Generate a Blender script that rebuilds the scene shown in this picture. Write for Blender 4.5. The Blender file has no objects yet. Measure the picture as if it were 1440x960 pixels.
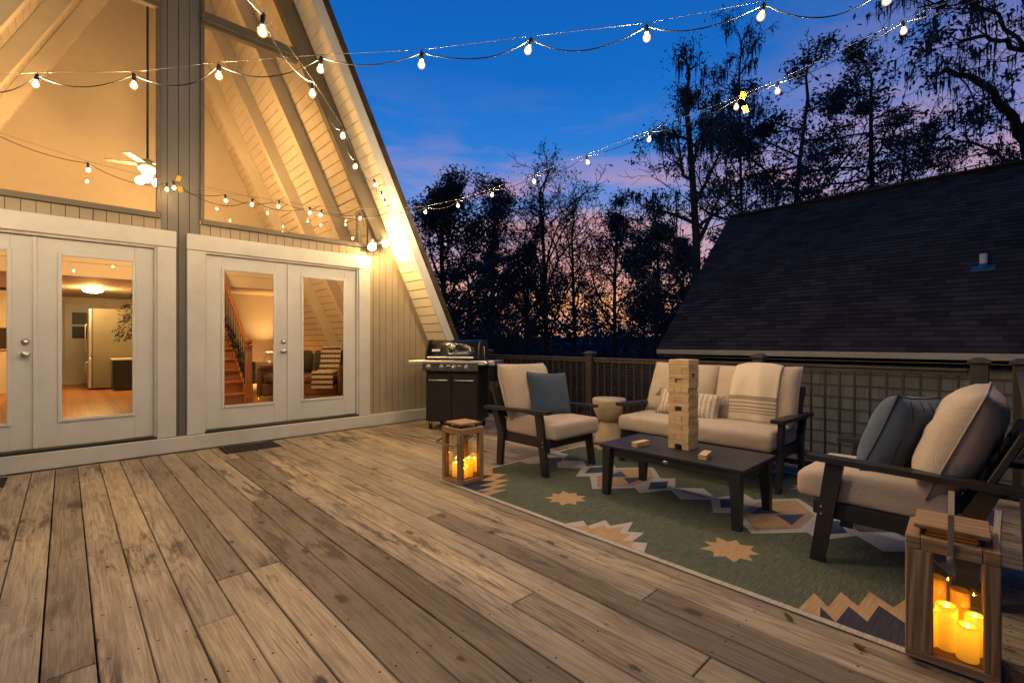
import bpy, math, random
from mathutils import Vector, Matrix, noise
R = math.radians
SC = bpy.context.scene
COL = SC.collection
rng = random.Random(7)

# ------------------------------------------------------------------ helpers
def T(x=0, y=0, z=0): return Matrix.Translation((x, y, z))
def RX(a): return Matrix.Rotation(R(a), 4, 'X')
def RY(a): return Matrix.Rotation(R(a), 4, 'Y')
def RZ(a): return Matrix.Rotation(R(a), 4, 'Z')

class MB:
    """collects shapes and links them as one mesh object"""
    def __init__(s):
        s.v = []; s.f = []; s.sm = []; s.mi = []; s.rn = []
        s.smooth = False; s.mat = 0; s.rnd = 0.0
    def add(s, vs, fs, smooth=None, mx=None):
        b = len(s.v)
        if mx is not None: vs = [mx @ Vector(p) for p in vs]
        s.v += [tuple(p) for p in vs]
        sm = s.smooth if smooth is None else smooth
        for f in fs:
            s.f.append(tuple(i + b for i in f)); s.sm.append(sm); s.mi.append(s.mat); s.rn.append(s.rnd)
    def box(s, x0, x1, y0, y1, z0, z1, b=0.0, mx=None):
        x0, x1 = min(x0, x1), max(x0, x1); y0, y1 = min(y0, y1), max(y0, y1); z0, z1 = min(z0, z1), max(z0, z1)
        if b <= 0:
            vs = [(x, y, z) for x in (x0, x1) for y in (y0, y1) for z in (z0, z1)]
            fs = [(0, 1, 3, 2), (4, 6, 7, 5), (0, 4, 5, 1), (2, 3, 7, 6), (0, 2, 6, 4), (1, 5, 7, 3)]
            return s.add(vs, fs, False, mx)
        b = min(b, (x1-x0)*.49, (y1-y0)*.49, (z1-z0)*.49)
        vs = []; idx = {}
        for sx in (0, 1):
            for sy in (0, 1):
                for sz in (0, 1):
                    c = ((x0, x1)[sx], (y0, y1)[sy], (z0, z1)[sz]); d = (b*(1-2*sx), b*(1-2*sy), b*(1-2*sz))
                    for a in range(3):
                        p = [c[k] + (0 if k == a else d[k]) for k in range(3)]
                        idx[(sx, sy, sz, a)] = len(vs); vs.append(tuple(p))
        fs = []
        for a in range(3):
            u, w = [(1, 2), (0, 2), (0, 1)][a]
            for e in (0, 1):
                q = []
                for (i, j) in ((0, 0), (1, 0), (1, 1), (0, 1)):
                    k = [0, 0, 0]; k[a] = e; k[u] = i; k[w] = j; q.append(idx[(*k, a)])
                fs.append(tuple(q))
        for a in range(3):                       # edges along axis a
            u, w = [(1, 2), (0, 2), (0, 1)][a]
            for i in (0, 1):
                for j in (0, 1):
                    k0 = [0, 0, 0]; k0[u] = i; k0[w] = j; k1 = list(k0); k1[a] = 1
                    fs.append((idx[(*k0, u)], idx[(*k1, u)], idx[(*k1, w)], idx[(*k0, w)]))
        for sx in (0, 1):
            for sy in (0, 1):
                for sz in (0, 1):
                    fs.append(tuple(idx[(sx, sy, sz, a)] for a in range(3)))
        s.add(vs, fs, False, mx)
    def prism(s, poly, a0, a1, axis='y', mx=None, smooth=False):
        """poly in the plane across axis, extruded from a0 to a1; y: (x,z)  x: (y,z)  z: (x,y)"""
        n = len(poly)
        def P(u, w, a):
            return {'y': (u, a, w), 'x': (a, u, w), 'z': (u, w, a)}[axis]
        vs = [P(u, w, a0) for u, w in poly] + [P(u, w, a1) for u, w in poly]
        fs = [tuple(range(n)), tuple(range(2*n-1, n-1, -1))]
        s.add(vs, fs, False, mx)
        b = len(s.v) - 2*n
        for i in range(n):
            j = (i+1) % n
            s.f.append((b+i, b+j, b+n+j, b+n+i)); s.sm.append(smooth); s.mi.append(s.mat); s.rn.append(s.rnd)
    def hexa(s, p8, mx=None):
        """four bottom corners then four top corners"""
        s.add(p8, [(3, 2, 1, 0), (4, 5, 6, 7), (0, 1, 5, 4), (1, 2, 6, 5), (2, 3, 7, 6), (3, 0, 4, 7)], False, mx)
    def tube(s, pts, r, n=6, mx=None, cap=True, smooth=True):
        pts = [Vector(p) for p in pts]; m = len(pts)
        rs = r if isinstance(r, (list, tuple)) else [r]*m
        vs = []; prev = None
        for i, p in enumerate(pts):
            d = (pts[min(i+1, m-1)] - pts[max(i-1, 0)])
            if d.length < 1e-9: d = Vector((0, 0, 1))
            d.normalize()
            if prev is None:
                u = d.cross(Vector((0, 0, 1)) if abs(d.z) < .9 else Vector((1, 0, 0)))
            else:
                u = prev - d*prev.dot(d)
                if u.length < 1e-6: u = d.orthogonal()
            u.normalize(); prev = u; w = d.cross(u)
            for k in range(n):
                a = 2*math.pi*k/n
                vs.append(p + (u*math.cos(a) + w*math.sin(a))*rs[i])
        fs = []
        for i in range(m-1):
            for k in range(n):
                k2 = (k+1) % n
                fs.append((i*n+k, i*n+k2, (i+1)*n+k2, (i+1)*n+k))
        s.add(vs, fs, smooth, mx)
        if cap:
            b = len(s.v) - len(vs)
            for e, ring in ((0, range(n-1, -1, -1)), (1, range(n))):
                s.f.append(tuple(b + (m-1)*n*e + k for k in ring)); s.sm.append(False); s.mi.append(s.mat); s.rn.append(s.rnd)
    def lathe(s, prof, n=24, mx=None, smooth=True, cap=True):
        vs = []
        for r_, z in prof:
            for k in range(n):
                a = 2*math.pi*k/n; vs.append((r_*math.cos(a), r_*math.sin(a), z))
        m = len(prof)
        fs = [(i*n+k, i*n+(k+1) % n, (i+1)*n+(k+1) % n, (i+1)*n+k) for i in range(m-1) for k in range(n)]
        s.add(vs, fs, smooth, mx)
        if cap:
            b = len(s.v) - len(vs)
            for e, ring in ((0, range(n-1, -1, -1)), (m-1, range(n))):
                if prof[e][0] > 1e-5:
                    s.f.append(tuple(b + e*n + k for k in ring)); s.sm.append(False); s.mi.append(s.mat); s.rn.append(s.rnd)
    def ball(s, c, r, n=10, m=6, mx=None, sz=1.0):
        prof = [(max(1e-4, r*math.sin(math.pi*i/m)), -r*sz*math.cos(math.pi*i/m)) for i in range(m+1)]
        M_ = T(*c) if mx is None else mx @ T(*c)
        s.lathe(prof, n, M_, True, False)
    def build(s, name, mats, parent=None, recalc=None):
        me = bpy.data.meshes.new(name)
        me.from_pydata(s.v, [], s.f)
        if not isinstance(mats, (list, tuple)): mats = [mats]
        for m in mats: me.materials.append(m)
        me.polygons.foreach_set('use_smooth', s.sm)
        me.polygons.foreach_set('material_index', s.mi)
        a = me.attributes.new('rnd', 'FLOAT', 'FACE'); a.data.foreach_set('value', s.rn)
        me.update()
        if recalc or (recalc is None and len(s.f) < 15000):
            import bmesh
            bm = bmesh.new(); bm.from_mesh(me)
            bmesh.ops.recalc_face_normals(bm, faces=bm.faces[:])
            bm.to_mesh(me); bm.free()
        o = bpy.data.objects.new(name, me); COL.objects.link(o)
        if parent is not None: o.parent = parent
        return o

def tag(o, label=None, cat=None, group=None, kind=None):
    if label: o['label'] = label
    if cat: o['category'] = cat
    if group: o['group'] = group
    if kind: o['kind'] = kind
    return o
def thing(name, label, cat, loc=(0, 0, 0), rz=0, group=None):
    o = bpy.data.objects.new(name, None); COL.objects.link(o)
    o.empty_display_size = .1
    o.location = loc; o.rotation_euler = (0, 0, R(rz))
    return tag(o, label, cat, group)
def copy_tree(o, parent=None):
    c = o.copy(); COL.objects.link(c)
    if parent is not None: c.parent = parent
    for ch in list(o.children): copy_tree(ch, c)
    return c

# ------------------------------------------------------------------ materials
def nt(name):
    m = bpy.data.materials.new(name); m.use_nodes = True
    t = m.node_tree; t.nodes.clear()
    out = t.nodes.new('ShaderNodeOutputMaterial')
    return m, t, out
def N(t, typ, ins=None, **kw):
    n = t.nodes.new(typ)
    for k, v in kw.items(): setattr(n, k, v)
    for k, v in (ins or {}).items():
        if hasattr(v, 'is_output') or isinstance(v, bpy.types.NodeSocket): t.links.new(v, n.inputs[k])
        else: n.inputs[k].default_value = v
    return n
def c4(c): return (c[0], c[1], c[2], 1)
def ramp(t, fac, stops, interp='LINEAR'):
    n = t.nodes.new('ShaderNodeValToRGB'); r_ = n.color_ramp; r_.interpolation = interp
    while len(r_.elements) < len(stops): r_.elements.new(.5)
    for e, (p, c) in zip(r_.elements, stops):
        e.position = p; e.color = c4(c) if not isinstance(c, (int, float)) else (c, c, c, 1)
    t.links.new(fac, n.inputs[0]); return n.outputs[0]
def mixc(t, fac, a, b, mode='MIX'):
    n = t.nodes.new('ShaderNodeMix'); n.data_type = 'RGBA'; n.blend_type = mode
    for sock, v in ((n.inputs[0], fac), (n.inputs[6], a), (n.inputs[7], b)):
        if isinstance(v, bpy.types.NodeSocket): t.links.new(v, sock)
        elif isinstance(v, (int, float)): sock.default_value = v
        else: sock.default_value = c4(v)
    return n.outputs[2]
def mth(t, op, a, b=None, c=None, clamp=False):
    n = t.nodes.new('ShaderNodeMath'); n.operation = op; n.use_clamp = clamp
    for i, v in enumerate((a, b, c)):
        if v is None: continue
        if isinstance(v, bpy.types.NodeSocket): t.links.new(v, n.inputs[i])
        else: n.inputs[i].default_value = v
    return n.outputs[0]
def coords(t, scale=(1, 1, 1), offs=None, kind='Object'):
    tc = N(t, 'ShaderNodeTexCoord')
    mp = N(t, 'ShaderNodeMapping', {'Vector': tc.outputs[kind], 'Scale': scale})
    if offs is not None: t.links.new(offs, mp.inputs['Location'])
    return mp.outputs[0]
def noise_(t, vec, scale=5, detail=4, rough=.55, dist=0):
    return N(t, 'ShaderNodeTexNoise', {'Vector': vec, 'Scale': scale, 'Detail': detail, 'Roughness': rough, 'Distortion': dist}).outputs[0]
def bsdf(t, out, base, rough=.6, metal=0.0, bump=None, bstr=.3, bdist=.01, spec=.4, **kw):
    p = N(t, 'ShaderNodeBsdfPrincipled')
    for k, v in (('Base Color', base), ('Roughness', rough), ('Metallic', metal), ('Specular IOR Level', spec)):
        if isinstance(v, bpy.types.NodeSocket): t.links.new(v, p.inputs[k])
        elif k == 'Base Color': p.inputs[k].default_value = c4(v)
        else: p.inputs[k].default_value = v
    for k, v in kw.items(): p.inputs[k.replace('_', ' ')].default_value = v
    if bump is not None:
        b = N(t, 'ShaderNodeBump', {'Height': bump, 'Strength': bstr, 'Distance': bdist})
        t.links.new(b.outputs[0], p.inputs['Normal'])
    t.links.new(p.outputs[0], out.inputs[0]); return p
def attr(t, name='rnd'): return N(t, 'ShaderNodeAttribute', attribute_name=name).outputs['Fac']

def mat_paint(name, col, rough=.55, var=.08, scale=3, bump=.08, spec=.4, metal=0.0, dirt=0.0, fine=90):
    m, t, out = nt(name); v = coords(t)
    n1 = noise_(t, v, scale, 5, .6); n2 = noise_(t, v, fine, 3, .6)
    lo = tuple(c*(1-var*1.6) for c in col); hi = tuple(min(1, c*(1+var)) for c in col)
    c = ramp(t, n1, [(.3, lo), (.7, hi)])
    if dirt:
        n3 = noise_(t, v, scale*2.3, 6, .7)
        c = mixc(t, mth(t, 'MULTIPLY', ramp(t, n3, [(.5, 0), (.75, 1)]), dirt), c, tuple(k*.35 for k in col))
    rr = mth(t, 'MULTIPLY_ADD', n1, .25, rough-.12)
    bsdf(t, out, c, rr, metal, n2, bump, .004, spec)
    return m
def mat_fabric(name, col, col2=None, weave=420, var=.14, bump=.6, rough=.95):
    m, t, out = nt(name); v = coords(t)
    n1 = noise_(t, v, 4, 4, .6); n2 = noise_(t, v, weave, 2, .6)
    wx = N(t, 'ShaderNodeTexWave', {'Vector': v, 'Scale': weave*.5, 'Distortion': 1.2, 'Detail': 1}, bands_direction='X').outputs[1]
    wz = N(t, 'ShaderNodeTexWave', {'Vector': v, 'Scale': weave*.5, 'Distortion': 1.2, 'Detail': 1}, bands_direction='Z').outputs[1]
    col2 = col2 or tuple(c*.72 for c in col)
    c = mixc(t, ramp(t, n2, [(.3, 0), (.7, 1)]), col2, col)
    c = mixc(t, mth(t, 'MULTIPLY', ramp(t, n1, [(.35, 1), (.65, 0)]), var*2.2), c, tuple(k*.6 for k in col))
    h = mth(t, 'ADD', mth(t, 'ADD', wx, wz), mth(t, 'MULTIPLY', n2, 1.5))
    h = mth(t, 'ADD', h, mth(t, 'MULTIPLY', noise_(t, v, 14, 3, .5), 2.5))
    # soft creases
    cr = noise_(t, coords(t, (5, 5, 11)), 1, 3, .5, 1.6)
    cre = mth(t, 'ABSOLUTE', mth(t, 'SUBTRACT', cr, .5))
    h = mth(t, 'ADD', h, mth(t, 'MULTIPLY', ramp(t, cre, [(0, 0), (.07, 1)]), 2.2))
    p = bsdf(t, out, c, rough, 0, h, bump, .004, .15)
    p.inputs['Sheen Weight'].default_value = .25
    return m
def mat_wood(name, dark, light, along='Y', scale=1.0, rough=.6, bump=.35, grey=None, knots=True, spec=.3):
    """grain along one object axis; the per-face number 'rnd' shifts and tints it"""
    m, t, out = nt(name)
    r_ = attr(t)
    off = N(t, 'ShaderNodeCombineXYZ', {0: mth(t, 'MULTIPLY', r_, 37.7), 1: mth(t, 'MULTIPLY', r_, 91.3), 2: mth(t, 'MULTIPLY', r_, 53.1)}).outputs[0]
    k = {'X': (1.2, 26, 26), 'Y': (26, 1.2, 26), 'Z': (26, 26, 1.2)}[along]
    v = coords(t, tuple(a*scale for a in k), off)
    k2 = {'X': (.28, 7, 7), 'Y': (7, .28, 7), 'Z': (7, 7, .28)}[along]
    v2 = coords(t, tuple(a*scale for a in k2), off)
    g1 = noise_(t, v, 1.0, 6, .65, .6)
    w = N(t, 'ShaderNodeTexWave', {'Vector': v2, 'Scale': 1.6, 'Distortion': 7, 'Detail': 3, 'Detail Scale': 1.2}, bands_direction='DIAGONAL').outputs[1]
    g = mth(t, 'ADD', mth(t, 'MULTIPLY', g1, .62), mth(t, 'MULTIPLY', w, .38))
    c = ramp(t, g, [(.22, dark), (.5, tuple((a+b)/2 for a, b in zip(dark, light))), (.78, light)])
    if grey is not None:
        n = noise_(t, coords(t, (1.3*scale,)*3, off), 1.0, 4, .6)
        c = mixc(t, ramp(t, n, [(.35, 0), (.65, .75)]), c, grey)
    c = mixc(t, mth(t, 'MULTIPLY_ADD', r_, .5, .0), c, mixc(t, 1, c, tuple(.62 for _ in range(3)), 'MULTIPLY'))
    h = g
    if knots:
        k3 = {'X': (2.2, 9, 9), 'Y': (9, 2.2, 9), 'Z': (9, 9, 2.2)}[along]
        vo = N(t, 'ShaderNodeTexVoronoi', {'Vector': coords(t, tuple(a*scale for a in k3), off), 'Scale': .62, 'Randomness': 1.0})
        kn = ramp(t, vo.outputs['Distance'], [(.035, 1), (.11, 0)])
        c = mixc(t, mth(t, 'MULTIPLY', kn, .8), c, tuple(a*.3 for a in dark))
        h = mth(t, 'SUBTRACT', g, mth(t, 'MULTIPLY', kn, .4))
    bsdf(t, out, c, mth(t, 'MULTIPLY_ADD', g, -.2, rough+.1), 0, h, bump, .006, spec)
    return m
def mat_emit(name, col, strength, mixwith=None):
    m, t, out = nt(name)
    e = N(t, 'ShaderNodeEmission', {'Color': c4(col), 'Strength': strength})
    t.links.new(e.outputs[0], out.inputs[0]); return m
def mat_glass(name, tint=(.93, .93, .9), refl=1.0, rough=0.0):
    m, t, out = nt(name)
    tr = N(t, 'ShaderNodeBsdfTransparent', {'Color': c4(tint)})
    gl = N(t, 'ShaderNodeBsdfGlossy', {'Color': (1, 1, 1, 1), 'Roughness': rough})
    fr = N(t, 'ShaderNodeFresnel', {'IOR': 1.5})
    mx = N(t, 'ShaderNodeMixShader', {0: mth(t, 'MULTIPLY', fr.outputs[0], refl, clamp=True), 1: tr.outputs[0], 2: gl.outputs[0]})
    t.links.new(mx.outputs[0], out.inputs[0]); return m
def mat_leaf(name, a, b):
    m, t, out = nt(name)
    n = noise_(t, coords(t), .9, 3, .6); r_ = attr(t)
    c = mixc(t, r_, a, b); c = mixc(t, ramp(t, n, [(.4, 0), (.62, .7)]), c, tuple(k*.35 for k in a))
    p = bsdf(t, out, c, .7, 0, None, spec=.2)
    tl = N(t, 'ShaderNodeBsdfTranslucent', {'Color': c}); mx = N(t, 'ShaderNodeMixShader', {0: .45, 1: p.outputs[0], 2: tl.outputs[0]})
    t.links.new(mx.outputs[0], out.inputs[0]); return m

def mat_globe():
    # clear warm globe: mostly see-through, glowing faintly amber
    m, t, out = nt('glowing_clear_globe')
    e = N(t, 'ShaderNodeEmission', {'Color': (1, .47, .10, 1), 'Strength': 2.0}); tr = N(t, 'ShaderNodeBsdfTransparent', {'Color': (1, 1, 1, 1)})
    gl = N(t, 'ShaderNodeBsdfGlossy', {'Roughness': .05})
    a_ = N(t, 'ShaderNodeMixShader', {0: .55, 1: tr.outputs[0], 2: e.outputs[0]})
    b_ = N(t, 'ShaderNodeMixShader', {0: .06, 1: a_.outputs[0], 2: gl.outputs[0]})
    t.links.new(b_.outputs[0], out.inputs[0]); return m
M = {}
M['globe'] = mat_globe()
# weathered deck boards
def mat_deck():
    m, t, out = nt('weathered_pine_boards')
    r_ = attr(t)
    off = N(t, 'ShaderNodeCombineXYZ', {0: mth(t, 'MULTIPLY', r_, 61.7), 1: mth(t, 'MULTIPLY', r_, 173.3), 2: mth(t, 'MULTIPLY', r_, 29.0)}).outputs[0]
    fine = noise_(t, coords(t, (125, 3.4, 40), off), 1, 6, .75, .3)
    med = noise_(t, coords(t, (34, 1.5, 10), off), 1, 5, .62, .8)
    # growth rings: contour lines of a noise field stretched along the board
    nf = noise_(t, coords(t, (5.2, .34, 3), off), 1, 2, .45, .25)
    rings = mth(t, 'MULTIPLY_ADD', mth(t, 'SINE', mth(t, 'MULTIPLY', nf, 135.0)), .5, .5)
    rings = mth(t, 'POWER', rings, 2.2)
    rmask = ramp(t, noise_(t, coords(t, (3, .5, 2), off), 1, 3, .6), [(.38, .15), (.62, 1)])
    g = mth(t, 'SUBTRACT', mth(t, 'ADD', mth(t, 'MULTIPLY', fine, .64), mth(t, 'MULTIPLY', med, .36)), mth(t, 'MULTIPLY', mth(t, 'MULTIPLY', rings, rmask), .115))
    c = ramp(t, g, [(.18, (.070, .057, .042)), (.34, (.205, .172, .130)), (.47, (.345, .302, .238)), (.66, (.51, .46, .375))])
    # board to board tone
    tone = ramp(t, mth(t, 'FRACT', mth(t, 'MULTIPLY', r_, 7.31)), [(0, (.50, .46, .43)), (.25, (.74, .70, .66)), (.6, (.95, .92, .88)), (.85, (1.12, 1.05, .94)), (1, (1.22, 1.08, .88))])
    c = mixc(t, 1, c, tone, 'MULTIPLY')
    # grey weathering patches
    big = noise_(t, coords(t, (1.6, .7, 1)), 1.1, 5, .65)
    c = mixc(t, ramp(t, big, [(.38, 0), (.62, .85)]), c, mixc(t, 1, c, (.62, .60, .60), 'MULTIPLY'))
    # dark mildew streaks running with the grain
    st = noise_(t, coords(t, (11, 1.5, 3), off), 1, 6, .74, .5)
    stm = noise_(t, coords(t, (1.1, .8, 1)), 1, 2, .5)
    c = mixc(t, mth(t, 'MULTIPLY', ramp(t, st, [(.50, 0), (.60, .95)]), ramp(t, stm, [(.44, .12), (.55, 1)])), c, (.060, .045, .034))
    # knots
    vo = N(t, 'ShaderNodeTexVoronoi', {'Vector': coords(t, (9, 4.2, 1), off), 'Scale': .40, 'Randomness': 1.0}, voronoi_dimensions='2D')
    vcs = N(t, 'ShaderNodeSeparateColor', {0: vo.outputs['Color']})
    pick = ramp(t, vcs.outputs[0], [(.60, 0), (.62, 1)]); vds = mth(t, 'MULTIPLY', vo.outputs['Distance'], mth(t, 'MULTIPLY_ADD', vcs.outputs[1], 1.5, .75))
    vd = mth(t, 'ADD', vds, mth(t, 'MULTIPLY', noise_(t, coords(t, (60, 30, 30)), 1, 3), .09))
    kn = ramp(t, vd, [(.085, 1), (.135, 0)])
    ring = ramp(t, vd, [(.11, 0), (.16, .6), (.30, 0)])
    ring = mth(t, 'MULTIPLY', ring, pick); kn = mth(t, 'MULTIPLY', kn, pick)
    c = mixc(t, mth(t, 'MULTIPLY', ring, .6), c, (.15, .10, .06))
    c = mixc(t, mth(t, 'MULTIPLY', kn, .92), c, (.038, .024, .015))
    # hairline checks
    ck = noise_(t, coords(t, (150, 1.3, 30), off), 1, 3, .8)
    ckm = ramp(t, ck, [(.645, 0), (.68, 1)])
    c = mixc(t, mth(t, 'MULTIPLY', ckm, .6), c, (.05, .035, .025))
    h = mth(t, 'SUBTRACT', mth(t, 'SUBTRACT', g, mth(t, 'MULTIPLY', kn, .3)), mth(t, 'MULTIPLY', ckm, .4))
    rough = mth(t, 'MULTIPLY_ADD', g, .3, .48)
    bsdf(t, out, c, rough, 0, h, .85, .008, .35)
    return m
M['deck'] = mat_deck()
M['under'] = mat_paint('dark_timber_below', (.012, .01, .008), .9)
M['nail'] = mat_paint('rusty_nail', (.035, .022, .015), .6, metal=.5)
M['siding'] = mat_paint('greige_painted_siding', (.30, .252, .188), .6, .10, 2.0, .25, dirt=.14)
M['post'] = mat_paint('grey_painted_post', (.135, .13, .125), .6, .07, 2.0, .2)
M['groove'] = mat_paint('siding_shadow_gap', (.06, .052, .042), .8)
M['white'] = mat_paint('white_trim_paint', (.53, .53, .525), .42, .07, 2.5, .08, dirt=.12)
M['door'] = mat_paint('white_door_paint', (.56, .565, .56), .36, .05, 2.0, .05, dirt=.06)
M['plank'] = mat_paint('cream_plank_paint', (.74, .68, .55), .5, .06, 2.5, .1)
M['rake'] = mat_paint('taupe_trim_board', (.105, .090, .071), .55, .07, 3, .1)
M['cream'] = mat_paint('cream_plaster', (.72, .64, .5), .7, .04, 2, .05)
M['glass'] = mat_glass('window_glass', (.95, .94, .91), 1.1)
M['lglass'] = mat_glass('lantern_glass', (.94, .92, .86), 1.0)
M['metal'] = mat_paint('brushed_nickel', (.55, .53, .5), .3, .05, 6, .05, metal=1.0)
M['dmetal'] = mat_paint('black_metal', (.018, .016, .015), .45, .1, 6, .05)
M['steel'] = mat_paint('stainless_steel', (.62, .61, .6), .42, .05, 5, .03, metal=1.0)
M['bulb'] = mat_emit('warm_filament_bulb', (1.0, .70, .37), 10500)
M['bulb_d'] = mat_emit('dimmer_filament_bulb', (1.0, .62, .26), 1250)
M['bulb_m'] = mat_emit('medium_filament_bulb', (1.0, .66, .33), 3000)
M['flood'] = mat_emit('floodlight_lamp', (1.0, .61, .21), 760)
M['lamp'] = mat_emit('indoor_lamp_glow', (1.0, .55, .19), 1000)
M['klamp'] = mat_emit('kitchen_lamp_glow', (1.0, .60, .20), 300)
M['cord'] = mat_paint('black_rubber_cord', (.012, .011, .010), .5)
M['wire'] = mat_paint('galvanised_wire', (.20, .17, .13), .65)
M['socket'] = mat_paint('dark_bulb_socket', (.02, .017, .013), .5)
M['yellow'] = mat_paint('yellow_paper_tag', (.8, .55, .03), .6)
M['black'] = mat_paint('charcoal_poly_lumber', (.022, .021, .022), .42, .15, 5, .12, spec=.4)
M['cushion'] = mat_fabric('oatmeal_outdoor_fabric', (.66, .55, .445), (.54, .445, .355))
M['pipe'] = mat_fabric('oatmeal_piping', (.50, .42, .345))
M['blue'] = mat_fabric('slate_blue_fabric', (.052, .092, .165), (.032, .058, .115), 260, .15, .6)
M['bluec'] = mat_fabric('slate_blue_chenille', (.10, .15, .235), (.055, .09, .155), 420, .2, .6)
M['blueseam'] = mat_fabric('dark_blue_stitching', (.03, .045, .07))
M['steelblack'] = mat_paint('black_enamel', (.006, .006, .007), .18, .05, 4, .01, spec=.6)
M['cabblack'] = mat_paint('black_painted_steel', (.014, .013, .012), .42, .08, 4, .04)
M['rubber'] = mat_paint('black_rubber', (.015, .015, .015), .7)
M['jenga'] = mat_wood('pale_pine_block', (.50, .34, .17), (.74, .56, .33), 'X', 3.0, .55, .15, knots=False)
M['lwood'] = mat_wood('weathered_acacia', (.14, .080, .036), (.42, .26, .125), 'Z', 1.8, .6, .6, (.30, .205, .12))
M['lwoodh'] = mat_wood('weathered_acacia_cap', (.15, .086, .04), (.44, .275, .135), 'Y', 1.8, .6, .6, (.31, .21, .125))
M['stool'] = mat_paint('cast_beige_concrete', (.44, .36, .265), .75, .12, 5, .3, fine=60)
M['mat'] = mat_paint('black_rubber_mat', (.016, .015, .014), .75, .2, 30, .5)
M['rail'] = mat_paint('bronze_brown_rail', (.030, .025, .020), .42, .08, 4, .05, spec=.5)
M['railtop'] = mat_paint('bronze_brown_rail_cap', (.048, .040, .031), .36, .08, 4, .05, spec=.5)
# ------------------------------------------------------------------ dusk sky
W = bpy.data.worlds.new("World"); SC.world = W; W.use_nodes = True
wt = W.node_tree; wt.nodes.clear()
wo = wt.nodes.new('ShaderNodeOutputWorld')
tc = N(wt, 'ShaderNodeTexCoord'); vdir = N(wt, 'ShaderNodeVectorMath', {0: tc.outputs['Generated']}, operation='NORMALIZE').outputs[0]
sx = N(wt, 'ShaderNodeSeparateXYZ', {0: vdir}); zz = sx.outputs[2]
sky = ramp(wt, zz, [(0.0, (.070, .140, .30)), (.10, (.10, .21, .48)), (.20, (.095, .30, .70)), (.32, (.030, .225, .70)), (.48, (.003, .145, .57)), (.70, (.002, .085, .37)), (1.0, (.002, .045, .20))])
# the right hand side of the sky is a deeper, more violet blue
az = N(wt, 'ShaderNodeVectorMath', {0: vdir, 1: (.97, -.25, 0)}, operation='DOT_PRODUCT').outputs['Value']
sky = mixc(wt, ramp(wt, az, [(.62, 0), (.98, .28)]), sky, (.035, .085, .25))
# after-sunset glow low behind the trees
gd = Vector((.83, .557, 0)).normalized()
dt = N(wt, 'ShaderNodeVectorMath', {0: vdir, 1: tuple(gd)}, operation='DOT_PRODUCT').outputs['Value']
gl = ramp(wt, dt, [(.35, 0), (.80, .40), (.97, 1)])
cn = noise_(wt, N(wt, 'ShaderNodeMapping', {'Vector': vdir, 'Scale': (1.6, 1.6, 9.0), 'Rotation': (.03, -.05, .2)}).outputs[0], 2.1, 5, .55, .3)
lowm = ramp(wt, zz, [(0.0, 1), (.10, .97), (.18, .80), (.26, .42), (.38, 0)])
glowc = ramp(wt, zz, [(0.0, (1.15, .48, .15)), (.08, (1.2, .50, .20)), (.17, (1.05, .44, .32)), (.27, (.62, .38, .48))])
gm = mth(wt, 'MULTIPLY', mth(wt, 'MULTIPLY', gl, lowm), ramp(wt, cn, [(.34, .42), (.6, 1)]), clamp=True)
sky = mixc(wt, gm, sky, glowc)
# thin pink cloud bands
cl = ramp(wt, cn, [(.48, 0), (.62, 1)])
band = ramp(wt, zz, [(.08, 0), (.17, .95), (.27, .95), (.335, .25), (.42, .07), (.5, .0)])
side = ramp(wt, dt, [(.1, .3), (.75, .8), (.97, 1)])
sky = mixc(wt, mth(wt, 'MULTIPLY', mth(wt, 'MULTIPLY', cl, band), side, clamp=True), sky, (.66, .33, .36))
# large mauve cloud standing over the neighbour's roof on the right
rd = Vector((.98, -.09, .20)).normalized()
dr = N(wt, 'ShaderNodeVectorMath', {0: vdir, 1: tuple(rd)}, operation='DOT_PRODUCT').outputs['Value']
n2 = noise_(wt, N(wt, 'ShaderNodeMapping', {'Vector': vdir, 'Scale': (2, 2, 5)}).outputs[0], 2.6, 5, .6, .5)
rm = mth(wt, 'MULTIPLY', ramp(wt, dr, [(.86, 0), (.97, .85)]), ramp(wt, n2, [(.36, .2), (.6, 1)]), clamp=True)
sky = mixc(wt, rm, sky, ramp(wt, zz, [(.15, (.66, .33, .37)), (.30, (.46, .31, .48)), (.5, (.18, .19, .42))]))
# darker haze under the horizon
sky = mixc(wt, ramp(wt, zz, [(-.0, 0), (0.0, 0)]), sky, (0, 0, 0))
# sky behind the viewer dimmed and warmed to cut blue light on the doors
bk = N(wt, 'ShaderNodeVectorMath', {0: vdir, 1: (.60, .80, 0)}, operation='DOT_PRODUCT').outputs['Value']
sky = mixc(wt, ramp(wt, mth(wt, 'MULTIPLY_ADD', bk, .5, .5), [(.30, 1), (.52, 0)]), sky, mixc(wt, 1, sky, (.42, .34, .26), 'MULTIPLY'))
nish = N(wt, 'ShaderNodeTexSky', sky_type='NISHITA', sun_disc=False, sun_elevation=R(-3.0), sun_rotation=math.atan2(gd.x, gd.y))
bg1 = N(wt, 'ShaderNodeBackground', {'Color': sky, 'Strength': 1.0})
bg2 = N(wt, 'ShaderNodeBackground', {'Color': nish.outputs[0], 'Strength': .05})
ad = N(wt, 'ShaderNodeAddShader', {0: bg1.outputs[0], 1: bg2.outputs[0]})
wt.links.new(ad.outputs[0], wo.inputs[0])

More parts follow.
